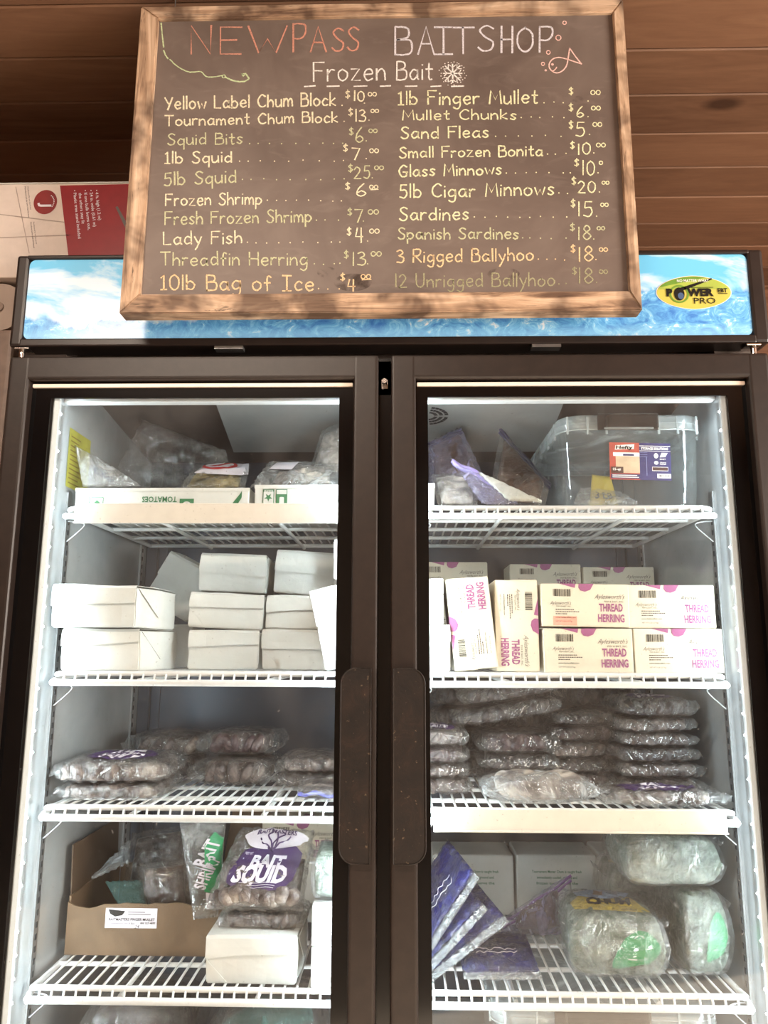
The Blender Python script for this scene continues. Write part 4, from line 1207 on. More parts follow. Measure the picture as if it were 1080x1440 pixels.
# ------------------------------------------------------------------ third shelf, squid packs
z3 = SH[3] + .0024
def sp(label, x0, x1, Y, z, h, d=.15, rz=0.0, tilt=0.0, seed=1, mat='squid_dark', pr=None, flap=.03, **kw):
    a, b_ = P(x0, 1080, Y), P(x1, 1080, Y); w = b_.x - a.x - 2 * flap
    return squid_pack(label, w, d, h, ((a.x + b_.x) / 2, Y, z), (0, tilt, rz), seed, mat, print_=pr, flap=flap, **kw)
sp('lower squid pack at the left front corner of the third shelf', 78, 228, 1.455, z3, .028, .18, R(2), 0, 31, 'squid', None, .014)
sp('squid pack with purple print on its top, lying on another at the left front corner', 72, 236, 1.452, z3 + .030, .040, .185, R(3), 0, 32, 'squid', True, .016)
sp('lower squid pack in the back row at the left', 160, 290, 1.70, z3, .042, .16, 0, 0, 33, 'squid_dark')
sp('upper squid pack in the back row at the left', 168, 292, 1.705, z3 + .044, .046, .15, 0, 0, 34, 'squid')
sp('lower squid pack in the middle of the left door shelf', 262, 392, 1.615, z3, .050, .15, R(-2), 0, 35, 'squid')
sp('upper squid pack set back in the middle of the left door shelf', 272, 392, 1.66, z3 + .053, .048, .15, 0, 0, 36, 'squid_red')
sp('lower squid pack beside the middle post on the left shelf', 388, 482, 1.60, z3, .026, .16, 0, 0, 37, 'squid_dark', None, .014)
sp('upper squid pack beside the middle post on the left shelf', 388, 482, 1.605, z3 + .028, .030, .15, 0, 0, 38, 'squid', None, .014)
def zip_bag(label, A, B, C, D, t, seed, content=None, zipcol=None, filmm='film', name='zip_bag', zipw=.006, group=None, q=.6, wr=.004, cfill=.8, zedge='AB', zname='zip_strip'):
    o = Vector(A)
    A, B, C, D = [Vector(p) - o for p in (A, B, C, D)]
    t_ = thing(name, label, 'plastic bag', o, (0, 0, 0), group)
    p = Pillow(A, B, C, D, t, seed, 4, 4, q, wr, 24, .004)
    p.build().build('bag_film', M[filmm], t_)
    if content:
        cc = Pillow(*[(X - (A + B + C + D) / 4) * cfill + (A + B + C + D) / 4 for X in (A, B, C, D)], t * .86, seed + 50, 5, 5, .55, .006, 30, 0, 26, 18)
        cc.build().build('frozen_bait', M[content], t_)
    if zipcol:
        a, b_ = {'AB': (A, B), 'BC': (B, C), 'CD': (C, D), 'DA': (D, A)}[zedge]
        inn = ((A + B + C + D) / 4 - (a + b_) / 2).normalized()
        for k in (.0, .009):
            mb = MB(); mb.tube([a + (b_ - a) * i / 14 + inn * (.006 + k) + p.n * (.003 * math.sin(i * .9 + seed)) for i in range(15)], zipw / 2, 6)
            mb.build(zname, M[zipcol], t_)
    return t_, p
M['zip_blue'] = plain('blue_zip', (96, 100, 190), .3, 0, .5, .05)
M['zip_purple'] = plain('purple_zip', (110, 56, 128), .3, 0, .5, .05)
M['zip_lilac'] = plain('lilac_zip', (164, 150, 214), .3, 0, .5, .05)
M['zip_dark'] = plain('dark_blue_zip', (44, 44, 78), .3, 0, .5, .05)
M['zip_clear'] = film('clear_zip', haze=.28, gloss=.8, scale=60, hz2=.10)
zip_bag('zip bag with a blue seal lying at the shelf front beside the middle post', P(418, 1117, 1.475), P(490, 1121, 1.475), P(490, 1099, 1.58), P(420, 1098, 1.57), .010, 41, 'squid', 'zip_blue', group='zip bags')
# right-hand shelf: piles
pile = lambda lab, x0, x1, Y, rows, d, seed, flap=.02, mats=('squid_dark', 'squid', 'squid_red'), z0=None: _pile(lab, x0, x1, Y, rows, d, seed, flap, mats, z0)
def _pile(lab, x0, x1, Y, rows, d, seed, flap, mats, z0):
    z = z0 if z0 is not None else z3; N = len(rows)
    words = {2: ['lower', 'upper'], 3: ['lowest', 'middle', 'top'], 4: ['lowest', 'second lowest', 'second highest', 'top'],
             5: ['lowest', 'second lowest', 'middle', 'second highest', 'top'], 6: ['lowest', 'second lowest', 'third from bottom', 'third from top', 'second highest', 'top']}[N]
    rnd = random.Random(seed)
    for i, (h, pr) in enumerate(rows):
        sp('%s pack of the squid pile %s' % (words[i], lab), x0 + rnd.uniform(-4, 4), x1 + rnd.uniform(-4, 4), Y + rnd.uniform(-.010, .010), z, h, d, R(rnd.uniform(-4, 4)), R(rnd.uniform(-.8, .8)), seed * 10 + i, mats[(i + seed) % len(mats)], pr, flap)
        z += h + .0035
    return z
_pile('beside the middle post behind the right door', 572, 664, 1.53, [(.030, None), (.022, None), (.030, None), (.030, True)], .16, 5, .014, ('squid', 'squid_red', 'squid'), None)
zm = _pile('left of centre, under two slanting packs', 672, 788, 1.585, [(.034, None), (.030, None), (.040, None)], .15, 6, .02, ('squid', 'squid_dark', 'squid_red'), None)
_pile('right of centre behind the right door', 778, 870, 1.60, [(.030, None), (.026, None), (.026, None), (.030, None), (.022, None)], .15, 7, .012, ('squid', 'squid_red', 'squid_dark'), None)
_pile('by the right wall', 876, 990, 1.545, [(.030, None), (.026, None), (.026, None), (.024, None), (.024, None), (.036, True)], .16, 8, .012, ('squid', 'squid_dark', 'squid'), None)
sp('lower of two slanting squid packs on the left of centre pile', 638, 796, 1.60, zm + .020, .032, .14, 0, R(-9), 91, 'squid_dark', None, .016)
sp('upper of two slanting squid packs on the left of centre pile', 650, 800, 1.61, zm + .062, .032, .14, 0, R(-9), 92, 'squid_dark', True, .016)
sp('thin squid pack with purple print lying in front by the right wall', 846, 1026, 1.440, z3, .026, .10, R(1), 0, 93, 'squid', True, .03)
_pile('at the back behind the right door, left half', 606, 800, 1.765, [(.046, None), (.046, None), (.046, None), (.046, True)], .15, 9, .02, ('squid_dark', 'squid_dark', 'squid_dark'), None)
_pile('at the back behind the right door, right half', 806, 912, 1.770, [(.046, None), (.046, None), (.046, None), (.046, True)], .15, 3, .02, ('squid_dark', 'squid_dark', 'squid_dark'), None)
# fish bag in front
t = thing('fish_bag', 'clear crumpled bag of pale fish lying at the front of the right shelf', 'plastic bag', (P(760, 1130, 1.46).x, 1.44, z3))
mb = MB(); lump(mb, .15, .075, .046, 61, .012, 16, 13, 3.2, 0, Matrix.Translation((0, .05, .002))); mb.build('frozen_fish', M['fish'], t)
p = Pillow((-.105, .0, .024), (.105, .0, .024), (.105, .10, .024), (-.105, .10, .024), .026, 62, 3, 4, .6, .008, 20, .006); p.build().build('bag_film', M['film_frost'], t)

# ------------------------------------------------------------------ top shelf, left: tomato cartons and bags
z1 = SH[1] + .0008
M['black_bait'] = mottled('dark_frozen_bait', [(18, 17, 18), (34, 32, 32), (58, 55, 54), (84, 80, 78)], 16, .4, .4)
M['tom_green'] = plain('tomato_carton_green', (52, 112, 72), .5, 0, .3, .05)
def tomato(label, x0, x1, Y, d, h, build):
    a, c = P(x0, 700, Y).x, P(x1, 700, Y).x
    t = thing('tomato_carton', label, 'carton', ((a + c) / 2, Y, z1), (0, 0, 0), 'tomato cartons')
    w = c - a; mb = MB(); mb.box((0, d / 2, h / 2), (w, d, h), 0, None, .002, 2)
    mb.build('carton_body', M['white_card'], t)
    mb = MB(); mb.box((0, d / 2, h + .0006), (w * 1.004, d * 1.004, .0012)); mb.box((0, -.0006, h * .93), (w * 1.004, .0012, h * .14)); mb.build('lid', M['white_card'], t)
    X = lambda px: P(px, 700, Y).x - (a + c) / 2
    Z = lambda py: P((x0 + x1) / 2, py, Y).z - z1
    mb = MB(); build(mb, X, Z); mb.build('printing', [M['tom_green'], M['white_card'], M['red_ink']], t)
    return t
def pr1(mb, X, Z):
    y = -.0008
    mb.text('TOMATOES', X(249), Z(700) + .002, .0108, y, 0, 'l', .02, 0, 1, PI, X(249) - X(200))
    mb.text('ALFRESH', X(247), Z(708.5), .004, y, 2, 'l', .01, 0, 1, PI, X(247) - X(228))
    mb.rect(X(253), Z(712), X(273), Z(701.5), y, 0); mb.ring(X(263), Z(712), .0095, .0095, .003, y - .0003, 1, 20, None, 0, PI)
    mb.poly([(X(324), Z(712)), (X(338), Z(694)), (X(340), Z(690)), (X(340), Z(700)), (X(333), Z(712))], y, 0)
    for (p, q) in ((113, 127), (129, 146)): mb.rect(X(p), Z(711), X(q), Z(699), y, 0); mb.rect(X(p) + .0015, Z(711) + .0015, X(q) - .0015, Z(699) - .0015, y - .0003, 1)
    mb.poly([(X(130), Z(710)), (X(145), Z(710)), (X(137), Z(703))], y - .0005, 0)
def pr2(mb, X, Z):
    y = -.0008
    for (p, q) in ((369.5, 385.5), (388, 404)): mb.rect(X(p), Z(711.5), X(q), Z(688), y, 0)
    mb.rect(X(370.5), Z(708), X(384.5), Z(691.5), y - .0003, 1)
    cx, cz = X(377.5), Z(699.5); mb.poly([(cx + (.0088 if i % 2 else .0036) * math.sin(i * PI / 5), cz + (.0088 if i % 2 else .0036) * math.cos(i * PI / 5)) for i in range(10)], y - .0005, 0)
    mb.text('FOOD', X(384), Z(709), .0032, y - .0005, 1, 'l', .02, 0, 1, PI, X(384) - X(371)); mb.text('SAFE', X(384), Z(689), .0032, y - .0005, 1, 'l', .02, 0, 1, PI, X(384) - X(371))
    mb.rect(X(389), Z(695), X(403), Z(689), y - .0003, 1); mb.poly(rrect(X(393), X(399.5), Z(710.5), Z(699), .002), y - .0004, 1)
    mb.text('TOMATOES', X(505), Z(700) + .004, .0108, y, 0, 'l', .0, 0, 1, PI, X(505) - X(458))
tomato('long white tomato carton at the left of the top shelf, green lettering upside down', 106, 350, 1.447, .30, .0395, pr1)
tomato('white tomato carton beside the middle post with two green square emblems', 358, 500, 1.447, .30, .0455, pr2)
tA, tB = z1 + .0415, z1 + .0475        # tops of the two cartons
def bag4(label, pts, t, seed, **kw): return zip_bag(label, *[P(*q) for q in pts], t, seed, **kw)
bag4('stiff clear bag end standing on the tomato carton by the left wall', [(116, 685, 1.47), (200, 684, 1.50), (150, 650, 1.53), (105, 626, 1.462)], .005, 101, filmm='film_frost', group='bags on the tomato cartons')
bag4('large dull clear bag heaped at the back left of the top shelf', [(148, 690, 1.635), (330, 690, 1.635), (318, 634, 1.650), (200, 590, 1.650)], .020, 102, filmm='film_dark', wr=.012, group='bags on the tomato cartons')
t_, p = bag4('bag of olive brown bait with a red oval printed label', [(252, 688, 1.49), (344, 688, 1.49), (352, 655, 1.60), (272, 660, 1.60)], .012, 103, content='olive_fish')
mb = MB(); p.patch(mb, [(.12, .55), (.5, .40), (.9, .35), (1.0, .62), (.98, .99), (.5, .99), (.2, .93)], 0, .003, 1, 5)
p.patch(mb, [(.52 + .30 * math.cos(a * PI / 10), .74 + .17 * math.sin(a * PI / 10)) for a in range(20)], 1, .004, 1, 4); p.patch(mb, [(.52 + .24 * math.cos(a * PI / 10), .74 + .12 * math.sin(a * PI / 10)) for a in range(20)], 0, .005, 1, 4)
p.patch(mb, [(.34, .70), (.5, .67), (.72, .78), (.66, .82), (.5, .75)], 1, .006, 1, 3)
mb.build('printed_label', [M['print_w'], M['red_ink']], t_)
t_, p = bag4('frosty clear bag with a small white paper slip, on the right tomato carton', [(352, 686, 1.49), (488, 686, 1.49), (490, 655, 1.61), (378, 650, 1.60)], .014, 104, content='fish', filmm='film_frost', cfill=.6)
mb = MB(); p.patch(mb, [(.12, .45), (.38, .40), (.42, .72), (.15, .76)], 0, .003, 1, 3); mb.build('paper_slip', M['print_w'], t_)
bag4('bag of pale fish stuffed up high beside the middle post', [(432, 672, 1.60), (492, 672, 1.60), (492, 588, 1.62), (452, 606, 1.62)], .018, 105, content='fish', group='bags on the tomato cartons')
# ------------------------------------------------------------------ top shelf, right
plain_carton('white carton end at the middle post on the right top shelf', .036, .16, .046, (P(611, 700, 1.45).x - .018, 1.45, z1), (0, 0, 0), 23)
def lie(px, py, Y): v = P(px, py, Y); v.z = max(v.z, z1 + .010); return v
def bagz(label, pts, t, seed, **kw): return zip_bag(label, *[lie(*q) for q in pts], t, seed, **kw)
bagz('clear bag of dark silvery fish beside the white carton end', [(616, 716, 1.47), (672, 716, 1.47), (668, 668, 1.55), (606, 668, 1.55)], .014, 106, content='fish', filmm='film', group='bags on the right top shelf')
bagz('zip bag with a curved lilac seal lying over the silvery fish', [(678, 716, 1.452), (728, 716, 1.452), (712, 686, 1.50), (634, 646, 1.53)], .008, 107, filmm='film_blue', zipcol='zip_lilac', zedge='CD', zipw=.010, group='bags on the right top shelf')
bagz('folded white plastic strip lying across the shelf front', [(716, 711, 1.422), (757, 715, 1.420), (762, 706, 1.440), (672, 664, 1.500)], .004, 108, filmm='film_white' if 'film_white' in M else 'film_frost', group='bags on the right top shelf')
bagz('zip bag of brown bait with a long dark blue seal slanting down', [(684, 716, 1.545), (766, 714, 1.535), (774, 680, 1.58), (704, 602, 1.63)], .012, 109, content='redfish', filmm='film_dark', zipcol='zip_dark', zedge='CD', zipw=.008)
bagz('zip bag with a dark blue seal at the back by the middle post', [(604, 690, 1.62), (690, 690, 1.62), (648, 600, 1.66), (602, 622, 1.66)], .016, 110, content='redfish', filmm='film_blue', zipcol='zip_dark', zedge='CD', zipw=.007)

def bin_plastic(name, haze, col=(226, 236, 238), gloss=.55): return film(name, haze=haze, hazecol=col, rough=.08, gloss=gloss, scale=7, bump=.12, hz2=haze * .7)
M['bin'] = bin_plastic('clear_bin', .10); M['bin_lid'] = bin_plastic('milky_lid', .42); M['latch'] = film('smoky_latch', tint=(.5, .48, .47), haze=.3, hazecol=(74, 66, 62), rough=.15, gloss=.4, scale=6, bump=.1, hz2=.25)
def storage_bin(label, w, d, h, loc, rot=(0, 0, 0), sticker=True):
    t = thing('storage_bin', label, 'storage bin', loc, rot)
    def loop(k, z, r, n=6): return [Vector((p[0], p[1] + d / 2, z)) for p in rrect(-w / 2 * k, w / 2 * k, -d / 2 * (1 - (1 - k) * w / d), d / 2 * (1 - (1 - k) * w / d), r, n)]
    def loft(mb, loops, mi=0):
        n = len(loops[0]); V = [v for l in loops for v in l]; Fc = []
        for i in range(len(loops) - 1):
            for j in range(n): Fc.append((i * n + j, i * n + (j + 1) % n, (i + 1) * n + (j + 1) % n, (i + 1) * n + j))
        mb.add(V, Fc, mi, None, True); return n
    mb = MB(); ls = [loop(.84, 0, .03), loop(.90, .003, .034), loop(.92, .012, .036), loop(.955, h * .5, .038), loop(.975, h - .028, .04), loop(.978, h - .012, .04)]
    n = loft(mb, ls); mb.add(ls[0], [tuple(range(n))[::-1]])
    mb.build('bin_body', M['bin'], t)
    mb = MB(); ls = [loop(.985, h - .030, .042), loop(1.0, h - .030, .045), loop(1.0, h - .004, .045), loop(.985, h, .043), loop(.90, h, .038), loop(.89, h - .004, .036)]
    n = loft(mb, ls); mb.add(ls[-1], [tuple(range(n))])
    # a second ledge and ribs round the rim
    ring = loop(1.002, h - .016, .045); mb.tube(ring, .0014, 6, 0, None, True); ring = loop(1.004, h - .030, .045); mb.tube(ring, .0018, 6, 0, None, True)
    for x in (-w * .45, -w * .31, -w * .18, w * .18, w * .31, w * .44):
        mb.box((x, -.001, h - .022), (.0035, .004, .036))
        mb.box((x, d + .001, h - .022), (.0035, .004, .036))
    for yy in (.12, .3, .5, .7, .88):
        for sx in (-1, 1): mb.box((sx * (w / 2 + .001), d * yy, h - .022), (.004, .0035, .034))
    mb.build('bin_lid', M['bin_lid'], t)
    for yy, s in ((-.006, 1), (d + .006, -1)):
        mb = MB(); mb.box((-.01, yy, h - .016), (w * .42, .008, .034), 0, None, .003); mb.box((-.01, yy - s * .004, h - .030), (w * .34, .004, .004), 1, None, .001, 1); mb.build('latch', [M['latch'], M['bin_lid']], t)
    if sticker:
        mb = MB(); x0, x1, zz0, zz1 = -w * .175, w * .245, h * .30, h * .70; y = -.0016 + .0105
        tl = lambda z: (.0 + (1 - (z / h)) * .010)
        Mx = Matrix.Rotation(R(1.5), 4, 'Y') @ Matrix.Translation((0, w * .018 - .0025, 0))
        xm = x0 + (x1 - x0) * .49; W_, H_ = x1 - x0, zz1 - zz0
        mb.rect(x0, zz0, xm, zz1, 0, 0, Mx); mb.rect(xm, zz0, x1, zz1, 0, 1, Mx)
        e1 = -.0004
        mb.poly([(x0 + W_ * .09, zz0 + H_ * .80), (x0 + W_ * .40, zz0 + H_ * .83), (x0 + W_ * .41, zz0 + H_ * .96), (x0 + W_ * .10, zz0 + H_ * .92)], e1, 2, Mx)
        mb.text('Hefty', x0 + W_ * .105, zz0 + H_ * .825, H_ * .088, e1 * 2, 3, 'l', .03, .1, 1, 0, W_ * .28, Mx)
        mb.rect(x0 + W_ * .06, zz0 + H_ * .63, xm, zz0 + H_ * .73, e1, 2, Mx); mb.rect(x0 + W_ * .10, zz0 + H_ * .18, xm, zz0 + H_ * .63, e1, 4, Mx)
        mb.rect(x0 + W_ * .22, zz0 + H_ * .64, x0 + W_ * .40, zz0 + H_ * .69, e1 * 2, 1, Mx)
        mb.rect(x0 + W_ * .02, zz0 + H_ * .17, x0 + W_ * .22, zz0 + H_ * .34, e1 * 2, 5, Mx); mb.text('15-qt', x0 + W_ * .05, zz0 + H_ * .245, H_ * .06, e1 * 3, 2, 'l', .03, 0, 1, 0, W_ * .13, Mx)
        mb.rect(x0 + W_ * .02, zz0 + H_ * .03, xm, zz0 + H_ * .15, e1, 1, Mx)
        for k in range(2): mb.rect(x0 + W_ * .04, zz0 + H_ * (.055 + .05 * k), xm - W_ * (.02 + .03 * k), zz0 + H_ * (.075 + .05 * k), e1 * 2, 2, Mx)
        mb.rect(xm, zz0 + H_ * .91, x1, zz0 + H_ * .925, e1, 2, Mx); mb.rect(xm, zz0 + H_ * .78, x1, zz0 + H_ * .79, e1, 2, Mx)
        mb.text('STORAGE SOLUTIONS', xm + W_ * .03, zz0 + H_ * .82, H_ * .06, e1, 2, 'l', .04, 0, 1, 0, W_ * .44, Mx)
        mb.ellipse(xm + W_ * .27, zz0 + H_ * .66, W_ * .035, H_ * .07, e1, 2, 16, Mx); mb.ellipse(xm + W_ * .27, zz0 + H_ * .47, W_ * .035, H_ * .05, e1, 2, 16, Mx)
        mb.poly([(xm + W_ * .33, zz0 + H_ * .62), (xm + W_ * .42, zz0 + H_ * .63), (xm + W_ * .46, zz0 + H_ * .74), (xm + W_ * .36, zz0 + H_ * .74)], e1, 2, Mx)
        for k, s in ((.585, 'EASY'), (.56, ''), (.49, 'STRONG'), (.45, 'DESIGN')):
            if s: mb.text(s, xm + W_ * .33, zz0 + H_ * (k - .03), H_ * .03, e1, 2, 'l', .02, 0, 1, 0, W_ * .10, Mx)
        mb.rect(xm + W_ * .20, zz0 + H_ * .25, xm + W_ * .46, zz0 + H_ * .36, e1, 2, Mx); mb.rect(xm + W_ * .206, zz0 + H_ * .262, xm + W_ * .454, zz0 + H_ * .348, e1 * 2, 5, Mx)
        mb.rect(xm + W_ * .28, zz0 + H_ * .06, x1 - W_ * .01, zz0 + H_ * .18, e1, 2, Mx); mb.barcode(xm + W_ * .30, zz0 + H_ * .09, W_ * .18, H_ * .06, e1 * 2, 3, Mx)
        mb.rect(xm + W_ * .11, zz0 + H_ * .12, xm + W_ * .117, zz0 + H_ * .62, e1, 6, Mx)
        for k in range(3): mb.rect(xm, zz0 + H_ * (.62 + .06 * k), xm + W_ * .13, zz0 + H_ * (.628 + .06 * k), e1, 6, Mx)
        mb.build('product_sticker', [plain('orange_red_print', (180, 84, 70), .4), plain('navy_print', (58, 54, 104), .4), M['ink_w'], M['ink'], plain('tan_print', (206, 184, 156), .4), plain('brown_print', (84, 58, 50), .4), plain('pale_line', (150, 160, 200), .4)], t)
    return t
cx, zb, w, h = fr(806, 1014, 705, 583, 1.445)
w = min(w, .292); cx = min(cx, IR - .014 - w / 2)
bn = storage_bin('clear plastic storage bin with clip lid and orange and navy sticker on the top shelf', w, .40, P(910, 583, 1.445).z - z1, (cx, 1.447, z1))
zip_bag('yellow-labelled bag lying inside the clear storage bin', Vector((cx - .11, 1.50, z1 + .02)), Vector((cx + .02, 1.50, z1 + .02)), Vector((cx + .01, 1.60, z1 + .06)), Vector((cx - .07, 1.60, z1 + .07)), .01, 120, content=None, filmm='film_frost')
t = thing('yellow_label', 'yellow printed bag corner inside the clear storage bin', 'plastic bag', (cx - .035, 1.56, z1 + .045))
p = Pillow((-.028, 0, -.028), (.035, 0, -.03), (.028, .03, .05), (-.012, .03, .055), .003, 121); p.build().build('yellow_film', M['yellow_print'], t)
mb = MB(); p.text(mb, '3 LB', .5, .3, .016, 0, .0015, .02); mb.build('lettering', M['ink'], t)

# ------------------------------------------------------------------ fourth shelf, left
z4 = SH[4] + .0008
# open cardboard box
KX0, KX1, KY, KD = P(90, 1345, 1.555).x, P(338, 1345, 1.555).x, 1.555, .27
KH = P(190, 1268, KY).z - z4
t = thing('cardboard_box', 'open brown cardboard box with a white fish label, holding bags', 'box', ((KX0 + KX1) / 2, KY, z4)); kw_ = KX1 - KX0
mb = MB()
def torn(n, base, amp, seed): return [base + amp * fbm((i * .35, seed, 0), seed, 1.3) for i in range(n + 1)]
N = 24; tz = torn(N, KH - .004, .006, 4); tz[0] += .004
V = []; Fc = []
for i in range(N + 1):
    x = -kw_ / 2 + kw_ * i / N
    zt = tz[i] - .012 * max(0, 1 - abs(i / N - .12) / .10)
    V += [(x, 0, 0), (x, 0, zt), (x, .004, zt), (x, .004, 0)]
for i in range(N):
    for j in range(4): a = i * 4 + j; b_ = i * 4 + (j + 1) % 4; Fc.append((a, a + 4, b_ + 4, b_))
mb.add(V, Fc); mb.build('front_panel', M['kraft'], t)
for nm, c_, s_ in (('side_panel', (-kw_ / 2 + .002, KD / 2, KH / 2 + .004), (.004, KD - .01, KH + .008)), ('side_panel', (kw_ / 2 - .002, KD / 2, KH / 2), (.004, KD - .01, KH)), ('rear_panel', (0, KD - .002, KH / 2), (kw_ - .01, .004, KH)), ('bottom_panel', (0, KD / 2, .002), (kw_ - .01, KD - .012, .004))):
    mb = MB(); mb.box(c_, s_); mb.build(nm, M['kraft'] if nm != 'bottom_panel' else M['kraft_dark'], t)
mb = MB(); mb.box((-kw_ / 2 + .003, KD * .5, KH + .055), (.003, KD * .9, .10), 0, Matrix.Rotation(R(-2), 4, 'Y')); mb.build('side_flap', M['kraft_dark'], t)
mb = MB()   # fish label
X = lambda px: P(px, 1290, KY).x - (KX0 + KX1) / 2
Z = lambda py: P(185, py, KY).z - z4
mb.rect(X(148.5), Z(1305), X(221), Z(1277), -.0008, 0)
mb.poly([(X(152), Z(1278.5)), (X(176), Z(1281)), (X(172), Z(1287)), (X(162), Z(1289)), (X(155), Z(1285))], -.0012, 1); mb.text('BAITMASTERS FINGER MULLET', X(153.5), Z(1294.5), .0044, -.0012, 1, 'l', .02, 0, 1, 0, X(218) - X(153.5))
mb.text("Aylesworth's Fish & Bait", X(156), Z(1299.5), .0034, -.0012, 1, 'l', 0, .4, 1, 0, X(190) - X(156)); mb.text('800 327-4877', X(198), Z(1299), .0030, -.0012, 1, 'l', .02, 0, 1, 0, X(219) - X(198))
for k in range(2): mb.rect(X(180), Z(1286 - 3 * k), X(212 - 8 * k), Z(1285 - 3 * k), -.0012, 2)
mb.text('24', X(190), Z(1305), .006, -.0012, 1, 'l', 0, .3); mb.build('fish_label', [M['print_w'], M['ink'], M['ink_soft']], t)
# bags standing in the box
def inbox(label, pts, t, seed, **kw): return zip_bag(label, *[P(*q) for q in pts], t, seed, **kw)
inbox('clear bag of brown frozen bait in the cardboard box', [(200, 1284, 1.605), (272, 1282, 1.605), (268, 1205, 1.64), (192, 1215, 1.64)], .024, 130, content='redfish', filmm='film_dark', cfill=.74)
inbox('dull dark bag heaped at the top of the cardboard box', [(172, 1250, 1.69), (262, 1250, 1.69), (272, 1158, 1.74), (186, 1172, 1.74)], .028, 131, content='squid_dark', filmm='film_dark', wr=.02)
inbox('thin teal-edged plastic bag folded in the cardboard box', [(168, 1276, 1.585), (206, 1280, 1.585), (200, 1238, 1.64), (148, 1240, 1.62)], .006, 132, filmm='film_teal' if 'film_teal' in M else 'film_frost')
inbox('dark grey film stretched over the left of the cardboard box', [(128, 1236, 1.60), (182, 1212, 1.62), (184, 1180, 1.66), (136, 1228, 1.64)], .003, 133, filmm='film_frost')
# brown cardboard behind the squid bag
t = thing('cardboard_sheet', 'brown cardboard sheet standing behind the bait squid bag', 'cardboard', (P(346, 1300, 1.845).x, 1.845, z4), (R(-3), R(8), 0))
mb = MB(); mb.box((0, 0, .11), (.14, .004, .20), 0, None, .001, 1); mb.build('sheet', M['kraft'], t)
# white carton in front with pack and bag on it
cx, zb, w, h = fr(288, 417, 1395, 1318, 1.437)
wc = plain_carton('white carton with a bag of squid resting on it, fourth shelf', w, .135, P(350, 1318, 1.437).z - z4, (cx, 1.437, z4), (0, 0, 0), 24, amp=.003)
ht = P(350, 1318, 1.437).z + .003
squid_pack('squid pack under the bait squid bag, lying on the white carton', w * .84, .10, .026, (cx + .008, 1.462, ht), (0, 0, R(-2)), 95, 'squid', 'flat frozen squid packs', None, .012)
A, B, C, D = P(284, 1291, 1.46), P(425, 1296, 1.46), P(442, 1168, 1.575), P(338, 1164, 1.575)
for q in (A, B): q.z = max(q.z, ht + .034)
O = A.copy(); t = thing('squid_bag', 'large clear bag of squid with purple and white bait squid label, leaning back', 'plastic bag', O)
p = Pillow(A - O, B - O, C - O, D - O, .020, 140, 6, 6, .6, .006, 24, .004, 36, 30); p.build().build('bag_film', M['film'], t)
pc = Pillow(*[q - O for q in (A.lerp(B, .06) + (D - A) * .05, A.lerp(B, .94) + (D - A) * .05, B.lerp(C, .62) - (B - A) * .05, A.lerp(D, .62) + (B - A) * .06)], .017, 141, 4, 4, .5, .014, 46, 0, 34, 22); pc.build().build('squid', M['squid'], t)
mb = MB(); rnd = random.Random(3)
for i in range(9):
    q = pc.at(.08 + .84 * i / 8, .07 + rnd.uniform(0, .05), 1, -.004)
    lump(mb, .030, .026, .030, 150 + i, .006, 40, 5, 2.2, 0, Matrix.Translation(q - Vector((0, 0, .012))), False)
mb.build('squid_heads', M['squid'], t)
mb = MB()
lab = [(.14, .33), (.16, .24), (.30, .16), (.55, .14), (.78, .17), (.86, .28), (.90, .46), (.92, .62), (.80, .72), (.5, .72), (.24, .64), (.17, .48)]
lab2 = []
for i in range(len(lab)):
    a, b_ = lab[i], lab[(i + 1) % len(lab)]; lab2 += [(a[0] + (b_[0] - a[0]) * k / 3, a[1] + (b_[1] - a[1]) * k / 3) for k in range(3)]
p.patch(mb, lab2, 0, .0012, 1, 8)
head = [(.56 + .39 * math.cos(a * PI / 15) * (1 + .06 * math.sin(5 * a * PI / 15)), .80 + .15 * math.sin(a * PI / 15) * (1 + .1 * math.cos(3 * a * PI / 15))) for a in range(30)]
p.patch(mb, head, 1, .002, 1, 7)
# squid drawing in the white head of the label
for arm in ([(.56, .64), (.55, .72), (.60, .80), (.66, .86), (.62, .89)], [(.55, .64), (.52, .74), (.46, .82), (.50, .88)], [(.57, .64), (.62, .72), (.70, .76), (.74, .82)], [(.54, .64), (.48, .70), (.42, .72), (.38, .78)], [(.56, .62), (.59, .76), (.56, .88)]):
    mb.tube([p.at(v.x, v.y, 1, .0028) for v in spline([Vector((a, b_, 0)) for a, b_ in arm], 4)], .0016, 5, 0)
p.patch(mb, [(.30, .69), (.42, .67), (.50, .71), (.44, .76), (.34, .75)], 1, .0032, 1, 3); p.patch(mb, [(.62, .67), (.76, .68), (.84, .74), (.74, .77), (.64, .73)], 1, .0032, 1, 3)
p.text(mb, 'BAITMASTERS', .56, .868, .0105, 0, .0034, .03, 0, (B - A).length * .50, 1, 'c', 3.0)
p.text(mb, 'BAIT', .55, .425, .0235, 1, .0030, .045, .15, (B - A).length * .40); p.text(mb, 'SQUID', .50, .245, .032, 1, .0030, .05, .15, (B - A).length * .58)
p.text(mb, 'NET WT', .30, .575, .006, 1, .003, .0, 0, (B - A).length * .09)
for k, q in enumerate((.235, .205, .18)): mb.tube([p.at(.30 + .4 * i / 10 - .01 * k, q + .006 * math.sin(i), 1, .0028) for i in range(11)], .0006, 4, 1)
mb.build('printed_label', [M['purple'], M['print_w']], t)
